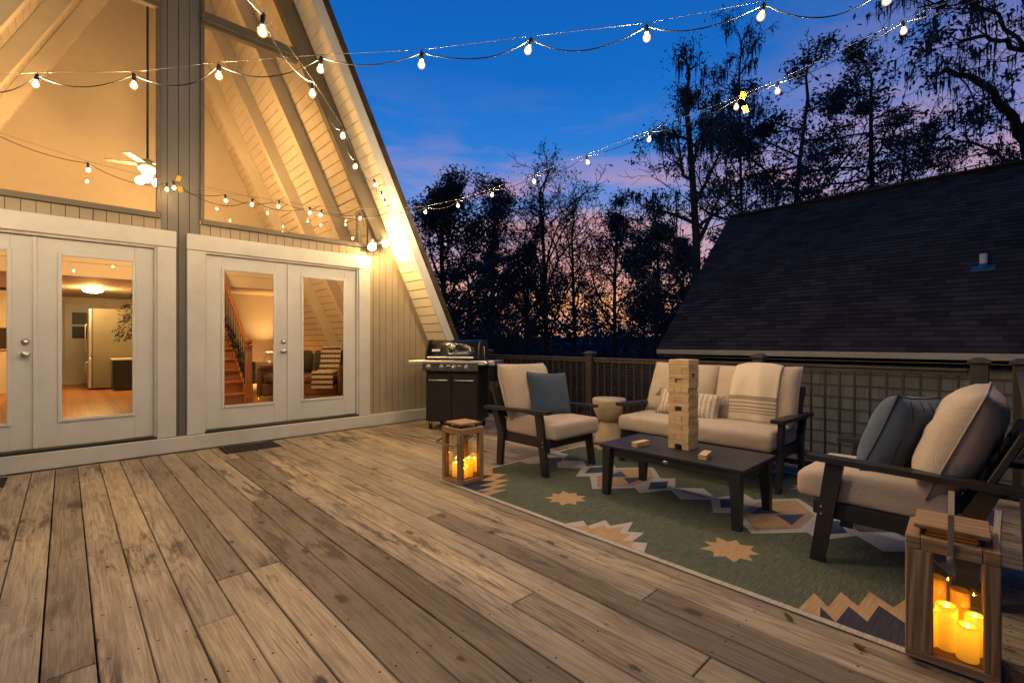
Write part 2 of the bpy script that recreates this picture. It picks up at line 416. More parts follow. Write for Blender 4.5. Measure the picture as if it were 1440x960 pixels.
# ------------------------------------------------------------------ camera
cam = bpy.data.cameras.new('camera'); cam.sensor_width = 36; cam.lens = 36*663/1440.0
cam.clip_start = .05; cam.clip_end = 2000
co = bpy.data.objects.new('camera', cam); COL.objects.link(co)
co.location = (0, 0, 1.24); co.rotation_euler = (R(90), 0, -math.atan2(.6877, .726))
SC.camera = co
SC.view_settings.view_transform = 'Standard'; SC.view_settings.look = 'None'; SC.view_settings.exposure = 0
SC.cycles.use_denoising = True
try:
    SC.cycles.denoiser = 'OPENIMAGEDENOISE'; SC.cycles.denoising_input_passes = 'RGB_ALBEDO_NORMAL'; SC.cycles.denoising_prefilter = 'ACCURATE'
except Exception: pass
SC.cycles.max_bounces = 8; SC.cycles.diffuse_bounces = 4; SC.cycles.glossy_bounces = 4; SC.cycles.transparent_max_bounces = 12
SC.cycles.caustics_reflective = False; SC.cycles.caustics_refractive = False
SC.cycles.sample_clamp_indirect = 4.0

# ------------------------------------------------------------------ ground
GZ = -2.9
def mat_ground():
    m, t, out = nt('leaf_litter_ground'); v = coords(t)
    a = noise_(t, v, 1.2, 6, .7); b = noise_(t, v, 14, 4, .7)
    c = ramp(t, mth(t, 'ADD', mth(t, 'MULTIPLY', a, .6), mth(t, 'MULTIPLY', b, .4)), [(.3, (.018, .017, .012)), (.55, (.05, .042, .028)), (.8, (.085, .065, .04))])
    bsdf(t, out, c, .95, 0, b, .8, .05, .1); return m
g = MB(); n = 60; S = 1500
def gh(x, y):
    d = math.hypot(x, y)
    return GZ + (noise.noise((x*.03, y*.03, 2))*.5 if d > 20 else 0) + max(0, d-150)*.012
us = [-1+2*i/n for i in range(n+1)]; us = [math.copysign(abs(u)**3, u)*S for u in us]
vs = [(x, y, gh(x, y)) for x in us for y in us]
g.add(vs, [(i*(n+1)+j, i*(n+1)+j+1, (i+1)*(n+1)+j+1, (i+1)*(n+1)+j) for i in range(n) for j in range(n)], True)
tag(g.build('ground', mat_ground()), kind='structure')

# ------------------------------------------------------------------ deck
XL, XR, YB, YF, PITCH, GAP = -3.6, 5.62, -.16, 6.385, .160, .0055
dk = MB(); rg = random.Random(11)
nb = int((XR-XL)/PITCH)
for i in range(nb):
    x0 = -.0713 - PITCH*23 + PITCH*i + GAP/2; x1 = x0 + PITCH - GAP
    if x1 < XL or x0 > XR: continue
    yb = YB if x0 > 1.75 else -1.4
    y = yb; first = True
    stops = [yb]
    y = yb + rg.uniform(.9, 6.5)
    while y < YF - .3:
        # board ends sit on the joists, every 0.405 m
        yj = round(y/.405)*.405
        if yj - stops[-1] > .7: stops.append(yj)
        y += rg.uniform(3.2, 5.4)
    stops.append(YF + rg.uniform(-.012, .004))
    for a, b in zip(stops[:-1], stops[1:]):
        dk.rnd = rg.random(); dz = rg.uniform(-.0022, .0012)
        w = rg.uniform(-.0015, .0015)
        dk.mat = 0
        dk.box(x0+w, x1+w*.5, a+.002, b-.002, -.036, dz, .0035)
        # screw heads, two on each joist
        dk.mat = 1
        j = math.ceil((a+.02)/.405)
        while j*.405 < b-.015:
            for xx in (x0+.028, x1-.028):
                if rg.random() < .88:
                    px, py = xx+rg.uniform(-.005, .005), j*.405+rg.uniform(-.008, .008)
                    dk.add([(px+.0055*math.cos(q), py+.0055*math.sin(q), dz+.0009) for q in [k*math.pi/3 for k in range(6)]], [(0, 1, 2, 3, 4, 5)], False)
            j += 1
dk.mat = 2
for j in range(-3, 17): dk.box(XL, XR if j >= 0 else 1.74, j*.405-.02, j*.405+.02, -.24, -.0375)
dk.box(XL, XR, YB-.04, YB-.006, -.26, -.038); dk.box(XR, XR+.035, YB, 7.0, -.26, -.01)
deck = tag(dk.build('deck', [M['deck'], M['nail'], M['under']], recalc=True), kind='structure')

# ------------------------------------------------------------------ the A-frame house
XC = .955; SL = 2.08; ZAP = 8.151
def half(z): return (ZAP - z)/SL
house = thing('a_frame_house', 'greige A-frame cabin with tall lit triangular windows and two pairs of white french doors', 'house', (0, 0, 0))
FY_ = 6.5
# --- siding in narrow grooved strips
sd = MB(); sd.rnd = .5
def strips(x0, x1, zb, zt, y=FY_, pitch=.1035, anchor=0.0, side=1):
    k = math.floor((x0-anchor)/pitch)
    while anchor + k*pitch < x1 - 1e-4:
        a = max(x0, anchor+k*pitch+.0032); b = min(x1, anchor+(k+1)*pitch-.0032); k += 1
        if b - a < .006: continue
        za, zb2 = zt(a), zt(b)
        if max(za, zb2) <= zb+.01: continue
        za, zb2 = max(za, zb+.001), max(zb2, zb+.001)
        sd.prism([(a, zb), (b, zb), (b, zb2), (a, za)], y-.014, y, 'y')
slope = lambda x: ZAP - abs(x-XC)*SL
c = lambda z: (lambda x: z)
ZF = .17                                    # indoor floor
for s in (1, -1):
    def rng_(a, b): return (XC+a, XC+b) if s > 0 else (XC-b, XC-a)
    strips(*rng_(2.286, 3.84), ZF+.004, slope)                      # beside and above the outer casing
    strips(*rng_(.185, 2.2855), 2.475, c(2.60))                     # band under the high windows
sd.mat = 2
strips(XC-.182, XC+.182, ZF+.004, c(8.0))                          # centre post
sd.mat = 1                                  # sheathing in the grooves
for s in (1, -1):
    def P(pts): return [(XC+s*u, z) for u, z in pts]
    sd.prism(P([(2.284, ZF), (3.836, ZF), (half(2.6)-.002, 2.6), (half(3.05), 3.05), (2.284, 3.05)]), FY_+.001, FY_+.05)
    sd.prism(P([(.186, 2.474), (2.283, 2.474), (2.283, 2.61), (.186, 2.61)]), FY_+.001, FY_+.05)
sd.box(XC-.185, XC+.185, FY_+.001, FY_+.05, ZF, 8.0)
sd.build('siding', [M['siding'], M['groove'], M['post']], house)
# --- base board
bb = MB(); bb.box(XC-half(.08)+.02, XC+half(.08)-.02, 6.40, 6.485, .004, .168, .004)
bb.box(XC-half(.17)+.04, XC+half(.17)-.04, 6.4855, 6.56, -.3, .165)
bb.build('baseboard', M['white'], house)
# --- band trim under the windows, sill
tr = MB()
for s in (1, -1):
    x = sorted((XC+s*.19, XC+s*2.42)); tr.box(x[0], x[1], 6.455, 6.484, 2.602, 2.662, .004)
    x = sorted((XC+s*2.11, XC+s*2.165)); tr.box(x[0], x[1], 6.458, 6.55, 2.664, 3.13, .004)    # jamb at the window's outer corner
    x = sorted((XC+s*.185, XC+s*.225)); tr.box(x[0], x[1], 6.462, 6.55, 2.664, 7.6, .004)
tr.build('window_trim', M['rake'], house)
# --- rake boards (the dark sloping beams) and cross beam
rk = MB()
for s in (1, -1):
    z0, z1 = 2.664, 8.05
    def P(pts): return [(XC+s*u, z) for u, z in pts]
    lo = 2.72
    rk.prism(P([(half(lo)-.245, lo), (half(lo)-.012, lo), (.0, ZAP-.03), (.0, ZAP-.54)]), 6.385, 6.482)
rk.build('rake_beam', M['rake'], house)
cb = MB()
for s in (1, -1):
    x = sorted((XC+s*.19, XC+s*(half(5.0)-.24)))
    cb.box(x[0], x[1], 6.40, 6.50, 4.955, 5.06, .006); cb.box(x[0], x[1], 6.44, 6.52, 4.915, 4.952, .004)
cb.build('cross_beam', M['rake'], house)
# --- high window panes
for s in (1, -1):
    for zlo, zhi in ((2.67, 4.93), (5.05, 7.5)):
        wm = MB(); P = []
        if zlo < 3:
            zc = ZAP - (2.12+.235)*SL
            P = [(.22, zlo), (2.12, zlo), (2.12, zc), (half(zhi)-.235, zhi), (.22, zhi)]
        else: P = [(.22, zlo), (half(zlo)-.235, zlo), (.22, min(zhi, ZAP-(.22+.235)*SL))]
        wm.add([(XC+s*u, 6.515, z) for u, z in P], [tuple(range(len(P)))], False)
        wm.build('window_pane', M['glass'], house)

# --- french doors
def french_doors(x0, knob_side):
    """x0 = outer casing edge, 2.234 wide"""
    cs = MB(); w = .172; x1 = x0+2.234
    cs.box(x0, x0+w, 6.44, 6.483, .1735, 2.288, .005); cs.box(x1-w, x1, 6.44, 6.483, .1735, 2.288, .005)
    cs.box(x0-.003, x1+.003, 6.436, 6.483, 2.291, 2.472, .005)
    # inner jamb stop
    cs.box(x0+w, x0+w+.022, 6.466, 6.60, .1735, 2.286, .002); cs.box(x1-w-.022, x1-w, 6.466, 6.60, .1735, 2.286, .002)
    cs.box(x0+w+.023, x1-w-.023, 6.466, 6.60, 2.264, 2.287, .002)
    cs.build('door_casing', M['white'], house)
    th = MB(); th.box(x0+w+.001, x1-w-.001, 6.43, 6.64, .171, .196, .004); th.build('door_sill', M['dmetal'], house)
    a, b = x0+w+.024, x1-w-.024; mid = (a+b)/2
    for k, (l, r_) in enumerate(((a, mid-.004), (mid+.004, b))):
        d = MB(); y0, y1 = 6.505, 6.549; zb, zt = .204, 2.258
        st, bt, tp = .165, .245, .145
        d.box(l, l+st, y0, y1, zb, zt, .003); d.box(r_-st, r_, y0, y1, zb, zt, .003)
        d.box(l+st, r_-st, y0, y1, zb, zb+bt, .0); d.box(l+st, r_-st, y0, y1, zt-tp, zt, .0)
        o = d.build('door_leaf', M['door'], house)
        fr = MB(); gl_, gr = l+st-.012, r_-st+.012; gb, gt = zb+bt-.012, zt-tp+.012; fw = .032
        for (p, q, u, v) in ((gl_, gl_+fw, gb, gt), (gr-fw, gr, gb, gt), (gl_+fw+.0005, gr-fw-.0005, gb, gb+fw), (gl_+fw+.0005, gr-fw-.0005, gt-fw, gt)):
            fr.box(p, q, y0-.014, y0-.0005, u, v, .005)
        fr.build('lite_frame', M['door'], o)
        gp = MB(); gp.add([(gl_+.02, 6.53, gb+.02), (gr-.02, 6.53, gb+.02), (gr-.02, 6.53, gt-.02), (gl_+.02, 6.53, gt-.02)], [(0, 1, 2, 3)])
        gp.build('glass_pane', M['glass'], o)
        if k == 0:
            for nm, z, rr in (('door_knob', 1.115, .028), ('deadbolt', 1.235, .026)):
                kb = MB(); mx = T(r_-.062, y0, z) @ RX(90)
                kb.lathe([(.033, 0), (.033, .006), (.028, .011), (.012, .013), (.011, .034), (rr*.8, .040), (rr, .052), (rr*.9, .064), (.001, .068)] if nm == 'door_knob' else [(.031, 0), (.031, .010), (.024, .016), (.022, .024), (.001, .026)], 20, mx)
                kb.build(nm, M['metal'], o)
            ast = MB(); ast.box(r_-.012, r_+.018, y0-.016, y0-.001, zb, zt, .003); ast.build('astragal', M['door'], o)
french_doors(1.007, 1); french_doors(XC*2-1.007-2.234, 1)

# --- roof slab, soffit, fascia, shingle edge
YO, YE = 5.94, 17.0
def mat_shingle(name, a, b, rowh, tabw, along='Y', pitch_axis='Z'):
    m, t, out = nt(name)
    tc = N(t, 'ShaderNodeTexCoord'); s_ = N(t, 'ShaderNodeSeparateXYZ', {0: tc.outputs['Object']})
    rw = mth(t, 'DIVIDE', s_.outputs['XYZ'.index(pitch_axis)], rowh)
    ri = mth(t, 'FLOOR', rw); rf = mth(t, 'SUBTRACT', rw, ri)
    cx = mth(t, 'ADD', mth(t, 'DIVIDE', s_.outputs['XYZ'.index(along)], tabw), mth(t, 'MULTIPLY', ri, .381))
    ci = mth(t, 'FLOOR', cx); cf = mth(t, 'SUBTRACT', cx, ci)
    wn = N(t, 'ShaderNodeTexWhiteNoise', {0: N(t, 'ShaderNodeCombineXYZ', {0: ri, 1: ci}).outputs[0]}, noise_dimensions='3D').outputs[0]
    c_ = mixc(t, wn, a, b)
    pat = noise_(t, tc.outputs['Object'], .55, 4, .65)
    c_ = mixc(t, ramp(t, pat, [(.38, .0), (.66, .6)]), c_, tuple(k*.45 for k in a))
    gr = noise_(t, tc.outputs['Object'], 120, 3, .7)
    c_ = mixc(t, mth(t, 'MULTIPLY', gr, .5), c_, tuple(k*.5 for k in a))
    edge = mth(t, 'MAXIMUM', ramp(t, rf, [(0, 1), (.12, 0)]), mth(t, 'MULTIPLY', ramp(t, cf, [(0, 1), (.05, 0)]), .7))
    c_ = mixc(t, mth(t, 'MULTIPLY', edge, .75), c_, tuple(k*.2 for k in a))
    h = mth(t, 'ADD', mth(t, 'SUBTRACT', 1, rf), mth(t, 'MULTIPLY', wn, .5))
    bsdf(t, out, c_, .85, 0, h, .6, .01, .3); return m
M['shingle_own'] = mat_shingle('brown_asphalt_shingle', (.045, .034, .026), (.085, .062, .045), .13, .3)
rf = MB(); sf = MB(); fa = MB(); se = MB()
cosA = 1/math.sqrt(1+SL*SL); sinA = SL*cosA       # outward normal of the right slope is (sinA, cosA)
def off(z, d): return half(z) + d/sinA             # horizontal half-width of a plane lying d outside the soffit plane
def roofz(d): return ZAP + d/cosA
ZB = -.02
for s in (1, -1):
    def P(pts): return [(XC+s*u, z) for u, z in pts]
    rf.prism(P([(off(ZB, .03), ZB), (off(ZB, .175), ZB), (0, roofz(.175)), (0, roofz(.03))]), YO+.05, YE)
    fa.prism(P([(off(ZB, -.012), ZB), (off(ZB, .115), ZB), (0, roofz(.115)), (0, roofz(-.012))]), YO, YO+.034)
    se.prism(P([(off(ZB, .118), ZB), (off(ZB, .185), ZB), (0, roofz(.185)), (0, roofz(.118))]), YO-.03, YO+.048)
    z = ZB; k = 0; step = .142*sinA
    while z < ZAP - .2:                              # tongue and groove planks, one run from soffit to back wall
        za, zb_ = z+.0055, min(z+step-.0055, ZAP-.03)
        sf.rnd = rng.random()
        sf.prism(P([(half(za), za), (half(zb_), zb_), (off(zb_, .022), zb_), (off(za, .022), za)]), YO+.036, 16.4)
        z += step
rf.build('roof', M['shingle_own'], house); sf.build('plank_ceiling', M['plank'], house)
fa.build('fascia', M['white'], house); se.build('roof_edge', M['shingle_own'], house)
# --- rafters inside
for yy in (7.55, 8.75, 9.95):
    rb = MB()
    for s in (1, -1):
        def P(pts): return [(XC+s*u, z) for u, z in pts]
        rb.prism(P([(half(.18)-.20, .18), (half(.18)-.003, .18), (.02, ZAP-.06), (.02, ZAP-.5)]), yy, yy+.13)
    rb.build('rafter', M['plank'], house)
# --- indoor floor, loft, walls
def mat_floor():
    m, t, out = nt('orange_pine_floor'); tc = N(t, 'ShaderNodeTexCoord'); s_ = N(t, 'ShaderNodeSeparateXYZ', {0: tc.outputs['Object']})
    cx = mth(t, 'DIVIDE', s_.outputs[0], .13); ci = mth(t, 'FLOOR', cx); cf = mth(t, 'SUBTRACT', cx, ci)
    wn = N(t, 'ShaderNodeTexWhiteNoise', {0: N(t, 'ShaderNodeCombineXYZ', {0: ci}).outputs[0]}, noise_dimensions='3D').outputs[0]
    g_ = noise_(t, coords(t, (22, 1.5, 1)), 1, 5, .6)
    c_ = ramp(t, mth(t, 'ADD', mth(t, 'MULTIPLY', g_, .6), mth(t, 'MULTIPLY', wn, .4)), [(.25, (.20, .075, .022)), (.75, (.43, .19, .06))])
    c_ = mixc(t, ramp(t, cf, [(.0, .8), (.04, 0)]), c_, (.05, .02, .01))
    bsdf(t, out, c_, .32, 0, None, spec=.5); return m
fl = MB(); fl.box(XC-3.7, XC+3.7, 6.56, 16.4, .02, ZF); fl.build('indoor_floor', mat_floor(), house)
def wallpoly(o, z0, z1, y0, y1, u0=None, u1=None, extra=0):
    pts = [(XC-(half(z0)-extra), z0), (XC+(half(z0)-extra), z0), (XC+(half(z1)-extra), z1), (XC-(half(z1)-extra), z1)]
    o.prism(pts, y0, y1)
iw = MB()
wallpoly(iw, 2.60, 8.0, 11.0, 11.1, extra=.004)          # front of the loft
wallpoly(iw, 2.36, 2.595, 11.0, 16.3, extra=.006)        # loft floor, ceiling of the kitchen
wallpoly(iw, ZF+.002, 2.355, 16.2, 16.3, extra=.008)     # back wall of the kitchen
iw.prism([(1.62, ZF+.002), (XC+half(ZF)-.01, ZF+.002), (XC+half(2.355)-.01, 2.355), (1.62, 2.355)], 12.6, 12.7)
iw.box(1.55, 1.615, 11.3, 16.19, ZF+.002, 2.355)
iw.build('interior_wall', M['cream'], house)
# ------------------------------------------------------------------ indoors, seen through the doors and windows
M['oak'] = mat_wood('orange_oak', (.22, .085, .025), (.46, .20, .065), 'X', 1.5, .4, .1, knots=False)
M['oakz'] = mat_wood('orange_oak_post', (.22, .085, .025), (.46, .20, .065), 'Z', 1.5, .4, .1, knots=False)
st = thing('staircase', 'orange oak staircase with black balusters rising to the loft behind the french doors', 'staircase', (2.24, 8.95, ZF), 90)
rise, run, wd = .19, .235, .95
# local x runs up the stairs, local y from the railing side (0) to the far side
for i in range(11):
    s_ = MB(); x0 = i*run; z1 = (i+1)*rise
    s_.rnd = rng.random()
    s_.box(x0-.025, x0+run+.01, 0, wd, z1-.032, z1, .006); s_.box(x0+.002, x0+.022, .005, wd-.005, z1-rise, z1-.033)
    s_.build('step', M['oak'], st)
sg = MB()
for yy in (-.04, wd+.003): sg.prism([(-.02, 0), (11*run, 11*rise-.30), (11*run, 11*rise+.06), (.02, .2), (-.02, .2)], yy, yy+.037)
sg.build('stringer', M['oak'], st)
nw = MB(); nw.box(-.12, -.03, -.06, .03, 0, 1.0, .006); nw.box(-.135, -.015, -.075, .045, 0, .14, .008); nw.box(-.132, -.018, -.072, .042, .98, 1.01, .006)
nw.ball((-.075, -.015, 1.065), .055, 14, 10); nw.build('newel_post', M['oakz'], st)
hr = MB(); hr.rnd = .3
a = Vector((-.03, 0, .93)); b = Vector((11*run, 0, .93+11*rise))
hr.hexa([(a.x, -.05, a.z), (a.x, .01, a.z), (b.x, .01, b.z), (b.x, -.05, b.z), (a.x, -.05, a.z+.06), (a.x, .01, a.z+.06), (b.x, .01, b.z+.06), (b.x, -.05, b.z+.06)])
hr.build('banister', M['oak'], st)
for i in range(20):
    bl = MB(); x = .07 + i*.122; z0 = (math.floor(x/run)+1)*rise
    bl.tube([(x, -.02, z0), (x, -.02, .93 + x*rise/run)], .0075, 6); bl.build('baluster', M['dmetal'], st)
# leafy garland wound round the balusters
M['fir'] = mat_leaf('dark_needles', (.03, .04, .025), (.06, .07, .045))
def spray(mb, c, n, r, ln, rg):
    for _ in range(n):
        p = Vector(c) + Vector((rg.gauss(0, r), rg.gauss(0, r), rg.gauss(0, r)))
        d = Vector((rg.gauss(0, 1), rg.gauss(0, 1), rg.gauss(0, .6))).normalized()*ln*rg.uniform(.6, 1.3)
        w = d.orthogonal().normalized()*ln*.16; mb.rnd = rg.random()
        mb.add([p, p+d*.5+w, p+d, p+d*.5-w], [(0, 1, 2, 3)], False)
gd_ = MB(); rg = random.Random(5)
for k in range(30):
    u = k/29; y = .15 + 1.3*u
    spray(gd_, (.06+.04*math.sin(k*1.3), y+.3, .62 + y*.81 - .35*u + .08*math.sin(k*.9)), 9, .035, .065, rg)
gd_.tube([(.06+.04*math.sin(k*1.3), .45+1.3*k/29, .62+(.15+1.3*k/29)*.81-.35*k/29+.08*math.sin(k*.9)) for k in range(30)], .018, 5)
gar = gd_.build('garland', M['fir']); gar.location = (2.24, 8.95, ZF)
tag(gar, 'dark leafy garland wound along the balusters of the indoor staircase', 'garland')

# ceiling fan
fan = thing('ceiling_fan', 'ceiling fan with glowing globe lamps hanging on a long rod in the high window', 'ceiling fan', (.835, 8.3, 3.55))
f = MB(); f.tube([(0, 0, .2), (0, 0, 4.0)], .014, 8); f.build('rod', M['dmetal'], fan)
f = MB(); f.lathe([(.02, .24), (.06, .22), (.11, .16), (.115, .09), (.07, .05), (.05, .0), (.02, -.02)], 20); f.build('motor', M['white'], fan)
for k in range(5):
    f = MB(); f.box(.12, .46, -.045, .045, .150, .157, .002, RZ(k*72+20) @ RX(3)); f.build('blade', M['rake'], fan)
for k in range(3):
    f = MB(); a = R(k*120+15); f.ball((.11*math.cos(a), .11*math.sin(a), -.06), .052, 12, 8); f.build('globe_lamp', M['lamp'], fan)

# kitchen
fr = thing('refrigerator', 'grey steel refrigerator standing in the lit kitchen behind the left doors', 'refrigerator', (.40, 13.9, ZF))
M['fridge'] = mat_paint('grey_steel_side', (.13, .115, .085), .5, .05, 3, .03)
f = MB(); f.box(.03, .78, 0, .80, .03, 1.80, .012); f.build('body', M['fridge'], fr)
for z0, z1 in ((.04, .72), (.735, 1.79)):
    f = MB(); f.box(-.035, .026, .005, .795, z0, z1, .012); d = f.build('door', M['steel'], fr)
    h_ = MB(); zc = z1-.12 if z0 < .5 else z0+.1
    h_.tube([(-.035, .1, zc-.2 if z0 < .5 else zc), (-.08, .1, zc-.18 if z0 < .5 else zc+.02), (-.08, .1, zc if z0 < .5 else zc+.6), (-.035, .1, zc+.02 if z0 < .5 else zc+.62)], .013, 8)
    h_.build('handle', M['steel'], d)
cbn = thing('kitchen_cabinet', 'cream kitchen wall cabinets at the far left of the lit kitchen', 'cabinet', (-.55, 14.2, ZF))
f = MB(); f.box(-.6, .45, .0, 1.6, 1.35, 2.12, .004); f.build('upper_cabinet', M['cream'], cbn)
f = MB(); f.box(-.6, .40, .0, 1.6, 0, .88, .004); f.build('base_cabinet', M['cream'], cbn)
f = MB(); f.box(-.62, .43, -.02, 1.62, .882, .92, .004); f.build('countertop', M['stool'], cbn)
pd = thing('pantry_door', 'white panelled pantry door with dark glass between cabinet and refrigerator', 'door', (.06, 16.15, ZF))
f = MB(); f.box(-.08, .62, -.03, .04, 0, 2.03, .004); f.box(-.16, -.085, -.02, .04, 0, 2.1, .003); f.box(.625, .70, -.02, .04, 0, 2.1, .003); f.build('door_panel', M['white'], pd)
for z in (1.15, 1.5):
    f = MB(); f.box(.06, .48, -.04, -.032, z, z+.3, .003); f.build('glass_panel', M['dmetal'], pd)
bc = thing('black_cabinet', 'low black cabinet with pale top beside the refrigerator', 'cabinet', (.74, 13.25, ZF))
f = MB(); f.box(0, .56, 0, .42, .04, .66, .006); f.build('body', M['cabblack'], bc)
f = MB(); f.box(-.02, .58, -.02, .44, .662, .70, .004); f.build('cabinet_top', M['white'], bc)
kl = thing('kitchen_ceiling_lamp', 'round glowing flush lamp on the kitchen ceiling above the refrigerator', 'ceiling lamp', (.42, 13.2, 2.36))
f = MB(); f.lathe([(.17, -.012), (.165, -.05), (.13, -.085), (.06, -.1), (.001, -.104)], 24); f.build('diffuser', M['klamp'], kl)
f = MB(); f.lathe([(.19, -.001), (.19, -.02), (.172, -.024)], 24); f.build('rim', M['metal'], kl)
pt = thing('potted_fir', 'dark bristly potted fir just inside the left french doors', 'potted plant', (.87, 8.8, ZF))
f = MB(); f.lathe([(.12, 0), (.16, .24), (.165, .27), (.14, .27), (.13, .22), (.001, .22)], 20); f.build('pot', M['stool'], pt)
f = MB(); f.tube([(0, 0, .2), (.01, 0, 1.2), (0, .01, 2.0)], [.022, .016, .006], 6); f.build('trunk', M['dmetal'], pt)
f = MB(); rg = random.Random(4)
for k in range(30):
    z = 1.16 + .9*k/30; a = k*2.4; rr = .38*(1-(z-1.1)/1.1)+.06
    for q in range(5):
        u = (q+1)/5; spray(f, (rr*u*math.cos(a), rr*u*math.sin(a), z-.10*u), 9, .025, .07, rg)
f.build('needles', M['fir'], pt)

# lounge corner behind the right doors
M['leather'] = mat_paint('brown_leather', (.17, .085, .035), .45, .2, 4, .3)
M['olive'] = mat_fabric('dark_olive_cloth', (.055, .05, .035))
so = thing('brown_sofa', 'brown leather sofa with olive cushions behind the right french door', 'sofa', (3.36, 9.25, ZF), -38); so.scale = (.74, 1, 1)
f = MB(); f.box(-.9, .9, -.42, .42, .08, .30, .03); f.build('base', M['leather'], so)
for x in (-.43, .43):
    f = MB(); f.box(x-.42, x+.42, -.45, .30, .302, .47, .05); f.build('seat_cushion', M['leather'], so)
    f = MB(); f.box(x-.42, x+.42, .05, .28, .472, .92, .07, T(0, .12, 0) @ RX(-8)); f.build('back_cushion', M['olive'], so)
for x in (-1.02, .90):
    f = MB(); f.box(x, x+.12, -.44, .42, .08, .62, .04); f.build('armrest', M['leather'], so)
f = MB()
n = 8
def mat_stripe():
    m, t, out = nt('black_and_cream_blanket'); tc = N(t, 'ShaderNodeTexCoord'); s_ = N(t, 'ShaderNodeSeparateXYZ', {0: tc.outputs['Object']})
    w = mth(t, 'FRACT', mth(t, 'MULTIPLY', s_.outputs[2], 11)); q = N(t, 'ShaderNodeTexChecker', {'Vector': coords(t, (30, 30, 30)), 'Scale': 1}).outputs[1]
    c_ = mixc(t, ramp(t, w, [(.4, 0), (.42, 1)], 'CONSTANT'), (.03, .028, .026), mixc(t, mth(t, 'MULTIPLY', q, .6), (.6, .5, .38), (.12, .1, .09)))
    bsdf(t, out, c_, .9); return m
rows = [(-.50, .20), (-.49, .36), (-.46, .50), (-.3, .52), (-.1, .55), (.02, .70), (.08, .90), (.2, .98), (.42, .96)]
vs_ = []
for i, (yy, z) in enumerate(rows):
    for k in range(n+1): vs_.append((.34 + .5*k/n, yy-.05, z+.02*math.sin(k*1.7+i)))
f.add(vs_, [(i*(n+1)+k, i*(n+1)+k+1, (i+1)*(n+1)+k+1, (i+1)*(n+1)+k) for i in range(len(rows)-1) for k in range(n)], True)
bl = f.build('throw_blanket', mat_stripe()); bl.location = (3.36, 9.25, ZF); bl.rotation_euler = (0, 0, R(-38)); bl.scale = (.74, 1, 1)
tag(bl, 'black and cream patterned blanket draped over the brown indoor sofa', 'blanket')
ac = thing('armchair', 'pale armchair with a draped dark throw beside the lamp indoors', 'armchair', (3.0, 11.75, ZF), 35)
f = MB(); f.box(-.36, .36, -.36, .36, .14, .42, .06); f.build('seat', M['cushion'], ac)
f = MB(); f.box(-.36, .36, .24, .40, .30, .98, .07, RX(-8)); f.build('backrest', M['cushion'], ac)
for s in (-1, 1):
    f = MB(); f.box(s*.36-.07, s*.36+.07, -.34, .36, .14, .60, .05); f.build('armrest', M['cushion'], ac)
    for yy in (-.3, .3):
        f = MB(); f.box(s*.3-.025, s*.3+.025, yy-.025, yy+.025, 0, .139); f.build('leg', M['dmetal'], ac)
f = MB(); f.box(-.46, -.26, -.40, -.02, .24, .635, .03); f.box(-.44, -.28, -.02, .12, .40, .66, .03)
th = f.build('dark_throw', M['olive']); th.location = (3.0, 11.75, ZF); th.rotation_euler = (0, 0, R(35)); tag(th, 'dark throw hanging over the arm of the indoor armchair', 'blanket')
flp = thing('floor_lamp', 'small glowing lamp in the corner behind the indoor armchair', 'lamp', (3.55, 12.2, ZF))
f = MB(); f.lathe([(.13, 0), (.13, .02), (.02, .03), (.012, .05), (.012, .62)], 16); f.build('stand', M['dmetal'], flp)
f = MB(); f.lathe([(.15, .60), (.09, .82)], 20, cap=False); f.build('lamp_shade', M['cream'], flp)
f = MB(); f.ball((0, 0, .68), .055, 10, 8); f.build('lamp_bulb', M['lamp'], flp)

# ------------------------------------------------------------------ floodlight on the siding
fd = thing('floodlight', 'twin lamp floodlight burning on the siding at the corner of the right door casing', 'floodlight', (3.31, 6.484, 2.70))
f = MB(); f.lathe([(.055, 0), (.055, .02), (.03, .035), (.001, .036)], 18, RX(90)); f.build('wall_plate', M['white'], fd)
for s, d_ in ((-1, (-.12, -.80, -.52)), (1, (.50, -.80, .02))):
    d_ = Vector(d_).normalized(); c0 = Vector((s*.075, -.07, -.03+s*.02)); mx = Matrix.Translation(c0) @ d_.to_track_quat('Z', 'Y').to_matrix().to_4x4()
    f = MB(); f.tube([(s*.01, -.03, 0), (s*.045, -.05, -.02), tuple(c0)], [.012, .012, .016], 10); ar = f.build('lamp_holder', M['white'], fd)
    f = MB(); f.lathe([(.012, -.03), (.03, -.02), (.036, .02), (.062, .075), (.059, .076), (.033, .022), (.012, .0)], 20, mx, cap=False); f.build('lamp_cup', M['white'], ar)
    f = MB(); f.ball((0, 0, 0), .050, 14, 10, mx @ T(0, 0, .078), .8); f.build('lamp', M['flood'], fd)
